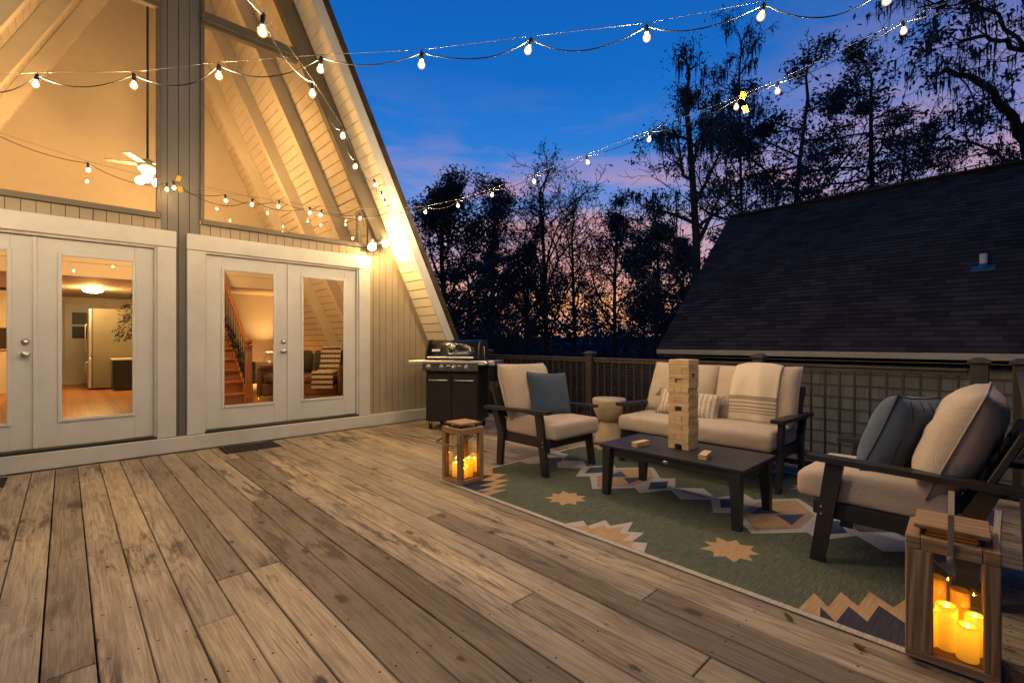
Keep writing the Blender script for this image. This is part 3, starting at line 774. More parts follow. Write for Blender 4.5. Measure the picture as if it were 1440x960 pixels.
# ------------------------------------------------------------------ string lights
bulb_mb = MB(); bulb_mb.ball((0, 0, -.066), .0125, 10, 6, sz=1.05); bulb_mb.mat = 1; bulb_mb.lathe([(.009, -.040), (.0155, -.048), (.0205, -.058), (.0215, -.067), (.0185, -.078), (.010, -.086), (.001, -.089)], 14, cap=False)
sock_mb = MB(); sock_mb.lathe([(.005, .010), (.009, .004), (.0115, -.012), (.0115, -.034), (.010, -.042), (.001, -.043)], 12)
bulb_mes = {k: bulb_mb.build('bulb', [M[k], M['globe']]) for k in ('bulb', 'bulb_d', 'bulb_m')}; bulb0 = None; sock0 = sock_mb.build('socket', M['socket'])
sock_me = sock0.data; bpy.data.objects.remove(sock0)
for k in list(bulb_mes):
    o = bulb_mes[k]; bulb_mes[k] = o.data; bpy.data.objects.remove(o)
def strand(label, pts, drop=.09, ends=(None, None), wire=True, tagat=None, seed=1, kind='bulb'):
    """pts: where the lit globes hang; ends: anchor points"""
    rs = random.Random(seed)
    P = [Vector(p) + Vector((0, 0, .073)) for p in pts]
    root = thing('string_light', label, 'string lights', tuple(P[0]), 0, 'globe string lights over the deck')
    o0 = P[0]
    chain = ([Vector(ends[0])] if ends[0] else []) + P + ([Vector(ends[1])] if ends[1] else [])
    path = []
    for a, b in zip(chain[:-1], chain[1:]):
        L = (b-a).length; dp = drop*min(1.3, L/.62)*rs.uniform(.6, 1.25); sk = rs.uniform(.4, .6)
        side = Vector((b-a).to_tuple()).cross(Vector((0, 0, 1))).normalized()*rs.uniform(-.02, .02)
        for k in range(10):
            u = k/10; s_ = 4*u*(1-u); sh = (u/sk*.5 if u < sk else .5+(u-sk)/(1-sk)*.5); s_ = 4*sh*(1-sh)
            path.append(a.lerp(b, u) - Vector((0, 0, dp*s_)) + side*s_)
    path.append(chain[-1])
    m = MB(); m.tube([p-o0 for p in path], .0035, 5); m.build('cord', M['cord'], root)
    if wire:
        m = MB(); m.tube([c_-o0+Vector((0, 0, .018)) for c_ in chain], .0016, 4); m.build('support_wire', M['wire'], root)
    for p in P:
        s_ = bpy.data.objects.new('socket', sock_me); COL.objects.link(s_); s_.parent = root; s_.location = p-o0
        tilt = (R(rs.uniform(-14, 14)), R(rs.uniform(-14, 14)), 0); s_.rotation_euler = tilt
        b_ = bpy.data.objects.new('bulb', bulb_mes[kind]); COL.objects.link(b_); b_.parent = s_
    if tagat is not None:
        p = P[tagat]-o0
        for dz, dx, a in ((.03, .055, 20), (-.085, .075, -15)):
            m = MB(); m.box(-.024, .024, -.0012, .0012, -.03, .03, 0, T(p.x+dx*.73, p.y-dx*.69, p.z+dz) @ RZ(-43) @ RY(a)); m.build('paper_tag', M['yellow'], root)
    return root
ANC = (3.40, 6.15, 3.12)
A_ = [(-1.36, 5.70, 2.95), (-.95, 5.21, 2.90), (-.54, 4.74, 2.86), (-.13, 4.26, 2.86), (.31, 3.76, 2.83), (.68, 3.32, 2.85), (1.11, 2.83, 2.86), (1.51, 2.36, 2.85), (1.93, 1.88, 2.89), (2.35, 1.39, 2.92), (2.76, .92, 3.0), (3.16, .45, 3.04)]
strand('string of globe lights crossing the sky from the left windows to the top right', A_, .085, ((-1.75, 6.45, 3.05), (3.66, -.16, 3.2)), seed=2)
strand('string of globe lights running from the corner of the roof out over the seating group', [(3.53, 5.40, 2.97), (3.62, 4.81, 2.95), (3.70, 4.24, 2.97), (3.78, 3.63, 3.01), (3.87, 2.98, 3.06), (3.97, 2.31, 3.12), (4.07, 1.57, 3.19), (4.11, 1.27, 3.22), (4.22, .51, 3.38)], .05, (ANC, (4.30, -.16, 3.50)), tagat=6, seed=3)
strand('string of globe lights coming down along the sloping roof edge from overhead', [(-.75, .2, 2.62), (-.35, .8, 2.55), (.12, 1.47, 2.5), (.61, 2.18, 2.55), (1.06, 2.83, 2.69), (1.53, 3.51, 2.80), (1.90, 4.05, 2.80), (2.54, 4.96, 3.0), (2.93, 5.52, 3.08), (3.18, 5.89, 3.12)], .06, ((-1.3, -.62, 2.9), ANC), seed=4, kind='bulb_m')
strand('string of globe lights hung along the house front under the high windows', [(-1.1, 6.28, 3.2), (-.48, 6.28, 3.04), (.16, 6.28, 2.93), (.80, 6.28, 2.88), (1.35, 6.28, 2.87), (1.94, 6.28, 2.92), (2.47, 6.28, 2.91), (3.0, 6.28, 2.96)], .075, ((-1.5, 6.44, 3.3), ANC), seed=5, kind='bulb_d')
strand('short string of globe lights before the right window with a yellow tag', [(.82, 6.02, 2.84), (1.57, 6.01, 2.81), (2.22, 6.02, 2.84)], .11, (None, ANC), tagat=0, seed=6, kind='bulb_d')
# poles that carry the far ends, standing on the deck edge just out of the photograph
for x, y, z, lb in ((3.66, -.19, 3.24, 'slim black pole at the deck edge holding the long light string'), (4.30, -.19, 3.54, 'taller slim black pole at the deck edge holding the tagged light string'), (-1.3, -.66, 2.94, 'slim black pole on the deck behind the viewer holding a light string')):
    m = MB(); m.tube([(0, 0, .012), (0, 0, z)], .019, 10); m.lathe([(.06, .0), (.06, .01), (.021, .014)], 16)
    tag(m.build('light_pole', M['dmetal']), lb, 'pole').location = (x, y, -.036 if y > -.5 and x > 1.7 else 0)

# ------------------------------------------------------------------ railing
XRL = 5.50
def rail_run(root, p0, p1, axis, posts_gap=.07):
    """top rail, bottom rail, balusters between two posts"""
    a, b = p0+posts_gap, p1-posts_gap
    def bx(m, u0, u1, w0, w1, z0, z1, bv):
        if axis == 'y': m.box(-w1, -w0, u0, u1, z0, z1, bv)
        else: m.box(u0, u1, w0, w1, z0, z1, bv)
    m = MB(); bx(m, a, b, -.034, .034, .985, 1.012, .006); bx(m, a, b, -.02, .02, .948, .9845, .004); m.build('top_rail', M['railtop'], root)
    m = MB(); bx(m, a, b, -.022, .022, .075, .112, .005); m.build('bottom_rail', M['rail'], root)
    n = max(1, round((b-a)/.118)); 
    for k in range(n):
        u = a + (k+.5)*(b-a)/n
        m = MB(); bx(m, u-.0095, u+.0095, -.0095, .0095, .113, .947, .002); m.build('baluster', M['rail'], root)
def rail_post(root, x, y, h=1.055):
    m = MB(); m.box(x-.055, x+.055, y-.055, y+.055, .001, h, .006); m.box(x-.068, x+.068, y-.068, y+.068, .0005, .05, .008); o = m.build('post', M['rail'], root)
    m = MB(); m.box(x-.074, x+.074, y-.074, y+.074, h+.001, h+.028, .008)
    m.add([(x-.064, y-.064, h+.0285), (x+.064, y-.064, h+.0285), (x+.064, y+.064, h+.0285), (x-.064, y+.064, h+.0285), (x-.03, y-.03, h+.052), (x+.03, y-.03, h+.052), (x+.03, y+.03, h+.052), (x-.03, y+.03, h+.052)],
          [(0, 1, 5, 4), (1, 2, 6, 5), (2, 3, 7, 6), (3, 0, 4, 7), (4, 5, 6, 7)], False)
    m.build('post_cap', M['railtop'], o)
rl = thing('deck_railing', 'bronze deck railing with thin balusters running behind the sofa and side table', 'railing', (XRL, 0, 0))
ys = [.17, 1.88, 4.16, 6.42]
for y in ys: rail_post(rl, 0, y)
for a, b in zip(ys[:-1], ys[1:]): rail_run(rl, a, b, 'y')
rl2 = thing('deck_railing', 'bronze deck railing running toward the viewer along the right edge behind the lantern', 'railing', (0, -.07, 0))
xs = [XRL-.03, 1.5]
rail_post(rl2, xs[0], 0); rail_post(rl2, xs[1], -.05)
for a, b in ((xs[1], xs[0]),): rail_run(rl2, a, b, 'x')

# ------------------------------------------------------------------ outdoor rug
RU, RV = 1.27, 1.73; RCX, RCY = 3.69, 1.77
def mat_rug(name, a, b, c_=None, sc=1.0):
    m, t, out = nt(name); tc = N(t, 'ShaderNodeTexCoord')
    # ribs run across the rug (along x); threads of mixed colour along them
    v1 = N(t, 'ShaderNodeMapping', {'Vector': tc.outputs['Object'], 'Scale': (7, 130, 1)}).outputs[0]
    v2 = N(t, 'ShaderNodeMapping', {'Vector': tc.outputs['Object'], 'Scale': (60, 70, 1)}).outputs[0]
    th = noise_(t, v1, 1, 3, .7); bl = noise_(t, v2, 1, 3, .6)
    col = mixc(t, ramp(t, th, [(.36, 0), (.62, 1)]), a, b)
    if c_: col = mixc(t, ramp(t, noise_(t, v1, 1.7, 2, .6), [(.56, 0), (.64, .8)]), col, c_)
    rib = N(t, 'ShaderNodeTexWave', {'Vector': tc.outputs['Object'], 'Scale': 70}, bands_direction='Y').outputs[1]
    rb2 = N(t, 'ShaderNodeTexWave', {'Vector': tc.outputs['Object'], 'Scale': 80, 'Distortion': .4}, bands_direction='X').outputs[1]
    h = mth(t, 'ADD', mth(t, 'MULTIPLY', rib, .8), mth(t, 'MULTIPLY', rb2, .5)); h = mth(t, 'ADD', h, mth(t, 'MULTIPLY', bl, .6))
    col = mixc(t, mth(t, 'MULTIPLY', ramp(t, rib, [(.0, 1), (.45, 0)]), .5), col, tuple(k*.42 for k in a))
    bsdf(t, out, col, .92, 0, h, .6, .004, .12); return m
rm_ = [mat_rug('rug_green', (.062, .095, .094), (.130, .142, .104), (.25, .22, .125)), mat_rug('rug_ivory', (.42, .42, .43), (.56, .53, .50)),
       mat_rug('rug_gold', (.40, .265, .155), (.54, .375, .22)), mat_rug('rug_blue', (.045, .075, .14), (.07, .11, .19)), mat_rug('rug_navy', (.035, .04, .07), (.065, .065, .095)),
       mat_rug('rug_border', (.40, .36, .32), (.62, .57, .50)), mat_rug('rug_taupe', (.33, .245, .19), (.42, .32, .25))]
rug = MB()
def flat(pts, lvl, mi):
    from mathutils.geometry import tessellate_polygon
    vs = [Vector((u, v, .008 + lvl*.0007)) for u, v in pts]
    tri = tessellate_polygon([vs]); rug.mat = mi
    rug.add(vs, [tuple(t_) for t_ in tri], False)
rug.mat = 5; rug.box(-RU, RU, -RV, RV, .001, .008, .002)
flat([(-RU+.035, -RV+.035), (RU-.035, -RV+.035), (RU-.035, RV-.035), (-RU+.035, RV-.035)], .4, 0)
half_out = [(.2, 0), (.04, .17), (.3, .3), (.21, .4), (.49, .63), (.21, .87), (.3, .96), (.04, 1.1), (.2, 1.26), (.04, 1.42), (.3, 1.55), (.3, 1.69)]
up = half_out; lo = [(-u, v) for u, v in half_out]
full = up[::-1][:-1] + [(u, -v) for u, v in up]        # +u side from v=+1.69 to v=-1.69
fullm = [(-u, v) for u, v in full[::-1]]
flat(full + fullm, 1, 1)
def ring(c_, pts, lvl, mi): flat([(c_[0]+u, c_[1]+v) for u, v in pts], lvl, mi)
for s in (1, -1):
    ring((0, s*.63), [(.42, 0), (.17, .19), (-.17, .19), (-.42, 0), (-.17, -.19), (.17, -.19)], 2, 6)
    for q in (1, -1):
        ring((0, s*.63), [(q*.37, 0), (q*.2, .15), (q*.04, .05), (q*.04, -.05), (q*.2, -.15)], 3, 2)
        ring((0, s*.63), [(.03*q, .0), (-.15, q*.135), (.13, q*.135)], 4, 3)
    for v in (.3, .96):
        ring((0, s*v), [(.17, 0), (.03, .09), (-.17, 0), (-.03, -.09)], 3, 3)
    ring((0, s*1.5), [(.16, 0), (.0, .11), (-.16, 0), (.0, -.11)], 3, 3)
ring((0, 0), [(.03, .15), (-.03, .05), (-.03, -.15), (.03, -.05)], 3, 6)
def star(ru, rv, n=9, inn=.66):
    P = []
    for k in range(2*n):
        a = math.pi*k/n + .17; f = 1 if k % 2 == 0 else inn
        q = max(abs(math.cos(a)), abs(math.sin(a)))**-.35
        P.append((ru*f*math.cos(a)*q, rv*f*math.sin(a)*q))
    return P
for s in (1, -1):
    for q in (1, -1): ring((s*.83, q*.63), star(.165, .155), 2, 2)
    # half stars on the long edges
    e = -s*(RU-.036)
    hs = [(0, .30), (.13, .245), (.07, .17), (.25, .15), (.19, .065), (.36, .0), (.19, -.065), (.25, -.15), (.07, -.17), (.13, -.245), (0, -.30)]
    flat([(e+s*u, v) for u, v in hs], 2, 1)
    flat([(e+s*u*.68, v*.72) for u, v in hs], 3, 2)
    for q in (1, -1):
        zz_ = [(0, 1.10), (.21, 1.11), (.115, 1.19), (.31, 1.20), (.225, 1.285), (.42, 1.295), (.33, 1.40), (.52, 1.44), (.44, 1.55), (.56, RV-.036), (0, RV-.036)]
        flat([(e+s*u, q*v) for u, v in zz_], 2, 2)
        flat([(e+s*max(0, u-.12), q*(v+.055 if v < 1.6 else v)) for u, v in [(.12, 1.13)]+zz_[1:-1]+[(0.12, RV-.036)]], 3, 4)
rgo = rug.build('area_rug', rm_); rgo.location = (RCX, RCY, 0)
tag(rgo, 'green outdoor rug with ivory diamonds and gold stars under the seating group', 'rug')

# ------------------------------------------------------------------ cushions and seating
def pillow_mb(w, h, t, n=14, pinch=.07, seed=0, wr=.012, lump=1.0):
    """w along x, h along z, thickness along y, centred"""
    m = MB(); m.smooth = True
    vs = {}; L = []
    def pos(i, j, s):
        u = -1+2*i/n; v = -1+2*j/n
        ed = (1-abs(u)**2.6)*(1-abs(v)**2.6)
        th = t*.5*(max(ed, 0)**.42)
        k = 1-pinch*(1-(1-abs(u)**2)*.0)*(abs(u)**2*0 + (1-abs(v)**2)*abs(u)**3)
        k2 = 1-pinch*(1-abs(u)**2)*abs(v)**3
        x = u*w*.5*k; z = v*h*.5*k2
        wv = noise.noise((x*6+seed*3.1, z*6, s*2+seed)) * wr * lump * (ed**.5) + noise.noise((x*17+seed, z*9+seed, s*4)) * wr*.35*lump
        # creases that run in from the corners
        return (x, s*(th+wv*(ed**.3)), z)
    idx = {}
    for s in (1, -1):
        for i in range(n+1):
            for j in range(n+1):
                edge = i in (0, n) or j in (0, n)
                key = (i, j, 0 if edge else s)
                if key not in idx:
                    idx[key] = len(L); L.append(pos(i, j, s) if not edge else (pos(i, j, s)[0], 0, pos(i, j, s)[2]))
    fs = []
    for s in (1, -1):
        for i in range(n):
            for j in range(n):
                q = []
                for a, b in ((i, j), (i+1, j), (i+1, j+1), (i, j+1)):
                    e = a in (0, n) or b in (0, n); q.append(idx[(a, b, 0 if e else s)])
                fs.append(tuple(q if s < 0 else q[::-1]))
    m.add(L, fs, True)
    rim = [(i, 0) for i in range(n)] + [(n, j) for j in range(n)] + [(n-i, n) for i in range(n)] + [(0, n-j) for j in range(n)]
    loop = [L[idx[(a, b, 0)]] for a, b in rim]; loop.append(loop[0])
    return m, loop
def slab_mb(w, d, t, r=.05, n=12, crown=.02, seed=0):
    """boxed seat cushion: x width, y depth, z thickness, bottom at 0"""
    m = MB(); L = []; fs = []
    def grid(fn, a, b):
        base = len(L)
        for i in range(a+1):
            for j in range(b+1): L.append(fn(-1+2*i/a, -1+2*j/b))
        for i in range(a):
            for j in range(b): fs.append((base+i*(b+1)+j, base+(i+1)*(b+1)+j, base+(i+1)*(b+1)+j+1, base+i*(b+1)+j+1))
    hw, hd, ht = w/2, d/2, t/2
    def soft(x, y, z):
        # spread the samples so that they bunch near the rounded edges
        f = lambda q: math.copysign(abs(q)**.5, q)
        p = Vector((f(x)*hw, f(y)*hd, f(z)*ht)); c_ = Vector((max(-hw+r, min(hw-r, p.x)), max(-hd+r, min(hd-r, p.y)), max(-ht+r, min(ht-r, p.z))))
        dv = p-c_
        if dv.length > 1e-6: p = c_ + dv.normalized()*r
        ex = (1-min(1, abs(p.x)/hw)**4)*(1-min(1, abs(p.y)/hd)**4)
        p.z += (crown*ex if p.z > 0 else 0) + noise.noise((p.x*5+seed, p.y*5, p.z*3))*.006
        ez = 1-(p.z/ht)**2
        k = .008*max(0, ez); p.x += math.copysign(k, p.x)*(abs(p.x) > hw*.8); p.y += math.copysign(k, p.y)*(abs(p.y) > hd*.8)
        return (p.x, p.y, p.z+ht)
    k = 7
    grid(lambda a, b: soft(a, b, 1), 2*n, n); grid(lambda a, b: soft(a, b, -1), 2*n, n)
    for s in (1, -1):
        grid(lambda a, b: soft(a, s, b), 2*n, k); grid(lambda a, b: soft(s, a, b), n, k)
    m.add(L, fs, True)
    return m
def merge(o, d=1e-4):
    import bmesh
    bm = bmesh.new(); bm.from_mesh(o.data); bmesh.ops.remove_doubles(bm, verts=bm.verts[:], dist=d); bmesh.ops.recalc_face_normals(bm, faces=bm.faces[:]); bm.to_mesh(o.data); bm.free(); return o

def make_seat(name, label, cat, loc, rz, hw, ncush, seed):
    """front faces local -y; legs at y=-.29 and +.29"""
    root = thing(name, label, cat, loc, rz)
    fy, by = -.29, .29
    for s in (1, -1):
        x = s*hw; a, b = x-.018, x+.018
        m = MB()            # front leg leans back a little, tapers
        m.prism([(fy-.038, 0), (fy+.030, 0), (fy+.125, .565), (fy+.04, .565)], a, b, 'x'); o = m.build('leg', M['black'], root)
        for z in (.27, .31):
            q = MB(); q.lathe([(.006, 0), (.006, .003), (.001, .004)], 8, T(b, fy+.02, z) @ RY(90)); q.lathe([(.006, 0), (.006, .003), (.001, .004)], 8, T(a, fy+.02, z) @ RY(-90)); q.build('bolt', M['metal'], o)
        m = MB()            # rear leg splays backwards below, leans into the back above
        m.prism([(by+.0, 0), (by+.072, 0), (by+.055, .33), (by+.15, .56), (by+.075, .56), (by-.03, .33)], a, b, 'x'); m.build('leg', M['black'], root)
        m = MB()            # flat arm dropping slightly to the rear
        w0, w1 = x-.048, x+.048
        m.hexa([(w0, -.335, .566), (w1, -.335, .566), (w1, .52, .545), (w0, .52, .545), (w0, -.335, .596), (w1, -.335, .596), (w1, .52, .575), (w0, .52, .575)]); m.build('armrest', M['black'], root)
        m = MB(); i0, i1 = sorted((x-s*.0185, x-s*.053)); m.box(i0, i1, fy+.03, by+.0, .245, .335, .004); m.build('side_rail', M['black'], root)
    m = MB(); m.box(-hw+.019, hw-.019, fy-.03, fy+.005, .255, .335, .004); m.build('front_rail', M['black'], root)
    m = MB()
    for k in range(6): m.box(-hw+.055, hw-.055, fy+.05+k*.09, fy+.11+k*.09, .336, .352, .003)
    m.build('seat_slats', M['black'], root)
    # reclined back: two uprights and horizontal slats
    bm_ = T(0, .285, .36) @ RX(-24)
    m = MB()
    for s in (1, -1): m.box(s*(hw-.045)-.03, s*(hw-.045)+.03, .0, .03, -.08, .50, .004, bm_)
    for k in range(5): m.box(-hw+.077, hw-.077, .003, .024, .03+k*.098, .105+k*.098, .004, bm_)
    m.box(-hw+.015, hw-.015, .0305, .05, .40, .47, .004, bm_)
    m.build('back_frame', M['black'], root)
    # boxed seat cushions
    cw = (2*hw-.05)/1
    m = slab_mb(cw, .66, .150, .030, 18, .014, seed)
    o = merge(m.build('seat_cushion', M['cushion'], root)); o.location = (0, -.068, .334)
    if ncush > 1: pass
    # back cushions
    bw = (2*hw-.03)/ncush
    for k in range(ncush):
        m, loop = pillow_mb(bw*1.04, .58, .28, 24, .035, seed+k, .024)
        o = m.build('back_cushion', M['cushion'], root)
        o.location = (-hw+.015+bw*(k+.5), .275, .725); o.rotation_euler = (R(-21-seed % 3), R((-1)**k*1.2), R((k*2-1)*1.0 if ncush > 1 else 0))
        q = MB(); q.tube(loop, .0055, 6, cap=False); q.build('piping', M['pipe'], o)
    return root
chairA = make_seat('lounge_chair', 'black framed lounge chair with oatmeal cushions between the grill and the side table', 'armchair', (3.515, 3.195, .009), 0, .345, 1, 3)
chairB = make_seat('lounge_chair', 'black framed lounge chair nearest the viewer behind the right lantern', 'armchair', (3.43, .455, .009), 180, .345, 1, 7)
sofa = make_seat('outdoor_loveseat', 'black framed two seat sofa with oatmeal cushions behind the block tower', 'sofa', (4.49, 2.03, .009), -90, .74, 2, 11)
for o in list(chairA.children)+list(chairB.children)+list(sofa.children): pass
# throw pillows
def pillow(name, label, w, h, t, mat, seam, loc, rot, seed, wr=.012, lines=False, pinch=.07):
    m, loop = pillow_mb(w, h, t, 20, pinch, seed, wr)
    o = m.build(name, mat); o.location = loc; o.rotation_euler = [R(a) for a in rot]
    q = MB(); q.tube(loop, .005, 6, cap=False); q.build('seam', seam, o)
    return tag(o, label, 'pillow')
pA = pillow('throw_pillow', 'slate blue square pillow leaning in the chair beside the grill', .49, .47, .18, M['blue'], M['blueseam'], (3.60, 3.245, .695), (-17, 3, -12), 21)
pB = pillow('throw_pillow', 'slate blue stitched pillow in the chair nearest the viewer', .50, .48, .25, M['bluec'], M['blueseam'], (3.53, .44, .705), (-21, -4, 165), 22, .02)
# wavy stitched cords over the near blue pillow
q = MB()
for k in range(-2, 3):
    for s in (1, -1):
        pts = []
        for j in range(15):
            v = -1+2*j/14*.97+.015; u = k*.36 + .05*math.sin(j*.9+k)
            ed = (1-abs(u)**2.6)*(1-abs(v)**2.6); th_ = .21*.5*(max(ed, 0)**.42)
            pts.append((u*.25, s*(th_+.009), v*.24))
        q.tube(pts, .0035, 5)
q.build('stitching', M['blueseam'], pB)
# lumbar pillow with tassels
def mat_lumbar():
    m, t, out = nt('ivory_woven_lumbar'); tc = N(t, 'ShaderNodeTexCoord'); s_ = N(t, 'ShaderNodeSeparateXYZ', {0: tc.outputs['Object']})
    wob = mth(t, 'MULTIPLY', noise_(t, coords(t, (14, 14, 14)), 1, 3), .35)
    w = mth(t, 'FRACT', mth(t, 'ADD', mth(t, 'MULTIPLY', s_.outputs[0], 24), wob))
    n = noise_(t, coords(t, (60, 60, 60)), 1, 3)
    c_ = mixc(t, ramp(t, mth(t, 'MULTIPLY', w, n), [(.22, 0), (.36, 1)]), (.58, .51, .43), (.36, .31, .26))
    bsdf(t, out, c_, .95, 0, mth(t, 'ADD', w, n), .8, .01, .1); return m
lum = pillow('lumbar_pillow', 'long ivory woven pillow with tassels half hidden by the block tower', .62, .27, .16, mat_lumbar(), M['pipe'], (4.50, 2.20, .615), (-20, 4, -86), 31, .016)
for s in (-1, 1):
    for z in (-.125, .125):
        q = MB(); q.ball((s*.315, 0, z*1.02), .016, 8, 6)
        for k in range(14):
            a = k*2.4; q.tube([(s*.32, 0, z), (s*.325+.012*math.cos(a), .012*math.sin(a), z-.03), (s*.335+.022*math.cos(a), .022*math.sin(a), z-.085)], .003, 4)
        q.build('tassel', M['cushion'], lum)
# striped throw over the sofa's right back cushion
def mat_throw():
    m, t, out = nt('ivory_striped_throw'); tc = N(t, 'ShaderNodeTexCoord'); s_ = N(t, 'ShaderNodeSeparateXYZ', {0: tc.outputs['UV']})
    v = s_.outputs[1]
    c_ = ramp(t, v, [(0, (.55, .47, .38)), (.105, (.24, .20, .155)), (.118, (.55, .47, .38)), (.14, (.24, .20, .155)), (.153, (.55, .47, .38)), (.175, (.24, .20, .155)), (.188, (.55, .47, .38)), (.21, (.24, .20, .155)), (.223, (.55, .47, .38)), (.245, (.25, .215, .17)), (.285, (.60, .52, .42))], 'CONSTANT')
    n = noise_(t, coords(t, (300, 300, 300)), 1, 2); c_ = mixc(t, mth(t, 'MULTIPLY', n, .35), c_, (.3, .25, .2))
    bsdf(t, out, c_, .95, 0, n, .5, .003, .1); return m
def throw():
    m = MB(); nu, nv = 22, 34
    # centre line in the sofa's local (y, z) plane, from the front hem up, over the top and down behind
    prof = [(.055, .505), (.06, .56), (.068, .62), (.082, .70), (.105, .78), (.135, .86), (.175, .935), (.235, 1.005), (.30, 1.035), (.36, 1.01), (.40, .94), (.42, .80), (.44, .66)]
    def at(v):
        f = v*(len(prof)-1); i = min(int(f), len(prof)-2); u = f-i
        p = Vector(prof[i]).lerp(Vector(prof[i+1]), u); return p
    L = []
    for j in range(nv+1):
        v = j/nv; p = at(v)
        for i in range(nu+1):
            u = i/nu; x = .20 + .40*u + .02*(1-v)*(u-.5)
            fold = .012*math.sin(u*11+v*2)*(1-v*.6) + .008*noise.noise((u*5, v*6, 3))
            sag = -.05*(abs(u-.5)*2)**2.5*(1 if v > .35 else .3)
            L.append((x, p.x-fold-.022+(.03*(abs(u-.5)*2)**2), p.y+sag*.55))
    m.add(L, [(j*(nu+1)+i, j*(nu+1)+i+1, (j+1)*(nu+1)+i+1, (j+1)*(nu+1)+i) for j in range(nv) for i in range(nu)], True)
    o = m.build('throw_blanket', mat_throw())
    uv = o.data.uv_layers.new(name='UVMap')
    for poly in o.data.polygons:
        for li in poly.loop_indices:
            vi = o.data.loops[li].vertex_index; uv.data[li].uv = ((vi % (nu+1))/nu, (vi//(nu+1))/nv)
    so_ = o.modifiers.new('thick', 'SOLIDIFY'); so_.thickness = .007
    f = MB(); rf_ = random.Random(3)
    for k in range(34):
        x = .195 + .41*k/33; z0 = .50; y0 = .02
        sp = Vector((x, y0-.004, z0+.012)); f.tube([sp, sp+Vector((rf_.uniform(-.006, .006), -.012, -.04)), sp+Vector((rf_.uniform(-.012, .012), -.03, -.062)), sp+Vector((rf_.uniform(-.02, .02), -.06, -.066))], [.0045, .0035, .003, .002], 4)
    f.build('fringe', M['cushion'], o)
    o.location = (4.49, 2.03, .009); o.rotation_euler = (0, 0, R(-90))
    return o
tag(throw(), 'ivory throw blanket with dark stripes and fringe over the sofa back', 'blanket')

# ------------------------------------------------------------------ coffee table
ct = thing('coffee_table', 'low black slatted coffee table carrying the block tower', 'table', (3.46, 1.735, .009))
m = MB()
X0, X1, Y0, Y1 = -.305, .305, -.565, .565
nsl = 8
for k in range(nsl):
    a = X0+.0+(X1-X0)/nsl*k+.0022; b = X0+(X1-X0)/nsl*(k+1)-.0022
    m.box(a, b, Y0, Y1, .381, .403, .003)
m.build('tabletop', M['black'], ct)
m = MB(); m.box(X0+.035, X0+.058, Y0+.06, Y1-.06, .315, .380, .003); m.box(X1-.058, X1-.035, Y0+.06, Y1-.06, .315, .380, .003)
m.box(X0+.06, X1-.06, Y0+.045, Y0+.068, .315, .380, .003); m.box(X0+.06, X1-.06, Y1-.068, Y1-.045, .315, .380, .003); m.build('apron', M['black'], ct)
for sx_ in (-1, 1):
    for sy_ in (-1, 1):
        m = MB(); x, y = sx_*.262, sy_*.50; w = .037; w2 = .026; dx, dy = sx_*.012, sy_*.012
        m.hexa([(x+dx-w2, y+dy-w2, 0), (x+dx+w2, y+dy-w2, 0), (x+dx+w2, y+dy+w2, 0), (x+dx-w2, y+dy+w2, 0), (x-w, y-w, .3805), (x+w, y-w, .3805), (x+w, y+w, .3805), (x-w, y+w, .3805)])
        m.build('leg', M['black'], ct)
m = MB(); m.lathe([(.024, 0), (.022, .003), (.001, .004)], 20, T(X0+.035, 0, .347) @ RY(-90) @ Matrix.Scale(.55, 4, (1, 0, 0))); m.build('badge', M['metal'], ct)

# ------------------------------------------------------------------ tower of wooden blocks, every block an object
BL, BW, BH = .165, .0545, .0362
bmb = []
for k in range(5):
    m = MB(); m.rnd = k/5.0; m.box(-BL/2, BL/2, -BW/2+.0004, BW/2-.0004, .0002, BH-.0003, .0016); o = m.build('wooden_block', M['jenga']); bmb.append(o.data); bpy.data.objects.remove(o)
ordn = ['topmost', 'second', 'third', 'fourth', 'fifth', 'sixth', 'seventh', 'eighth', 'ninth', 'tenth', 'eleventh', 'twelfth', 'thirteenth', 'fourteenth', 'fifteenth', 'sixteenth', 'seventeenth', 'eighteenth', 'bottom']
TX, TY, TZ = 3.512, 1.758, .009+.4035
rj = random.Random(9); NC = 19
for c_ in range(NC):                          # c_ = 0 is the bottom course
    along_x = (c_ % 2 == 0); od = ordn[NC-1-c_]
    cj = (rj.uniform(-.0025, .0025), rj.uniform(-.0025, .0025))
    for k in (-1, 0, 1):
        if c_ in (0, 8) and k == 0: continue
        if c_ == 15 and k == 0: continue
        o = bpy.data.objects.new('wooden_block', bmb[rj.randrange(5)]); COL.objects.link(o)
        slide = rj.uniform(-.003, .003)
        if c_ == 14 and k == 0: slide = .02
        if along_x:
            o.location = (TX+cj[0]+slide, TY+cj[1]-k*(BW+.0004), TZ+c_*BH); o.rotation_euler = (0, 0, R(rj.uniform(-.6, .6)))
            w = {-1: 'left', 0: 'middle', 1: 'right'}[k]
            where = w + ' block end'
        else:
            o.location = (TX+cj[0]+k*(BW+.0004), TY+cj[1]+slide, TZ+c_*BH); o.rotation_euler = (0, 0, R(90+rj.uniform(-.6, .6)))
            w = {-1: 'front', 0: 'middle', 1: 'back'}[k]; where = w + ' block lying crosswise'
        crs = 'topmost course' if od == 'topmost' else ('bottom course' if od == 'bottom' else od + ' course from the top')
        tag(o, 'pale wooden ' + where + ' in the ' + crs + ' of the tower', 'wooden block', 'wooden blocks stacked in the tower')
for (x, y, a, lb) in ((3.325, 2.02, -5, 'loose wooden block lying on the coffee table left of the tower'), (3.315, 1.495, 12, 'loose wooden block lying on the coffee table right of the tower')):
    o = bpy.data.objects.new('wooden_block', bmb[2]); COL.objects.link(o); o.location = (x, y, TZ); o.rotation_euler = (0, 0, R(a)); tag(o, lb, 'wooden block', 'wooden blocks lying loose')

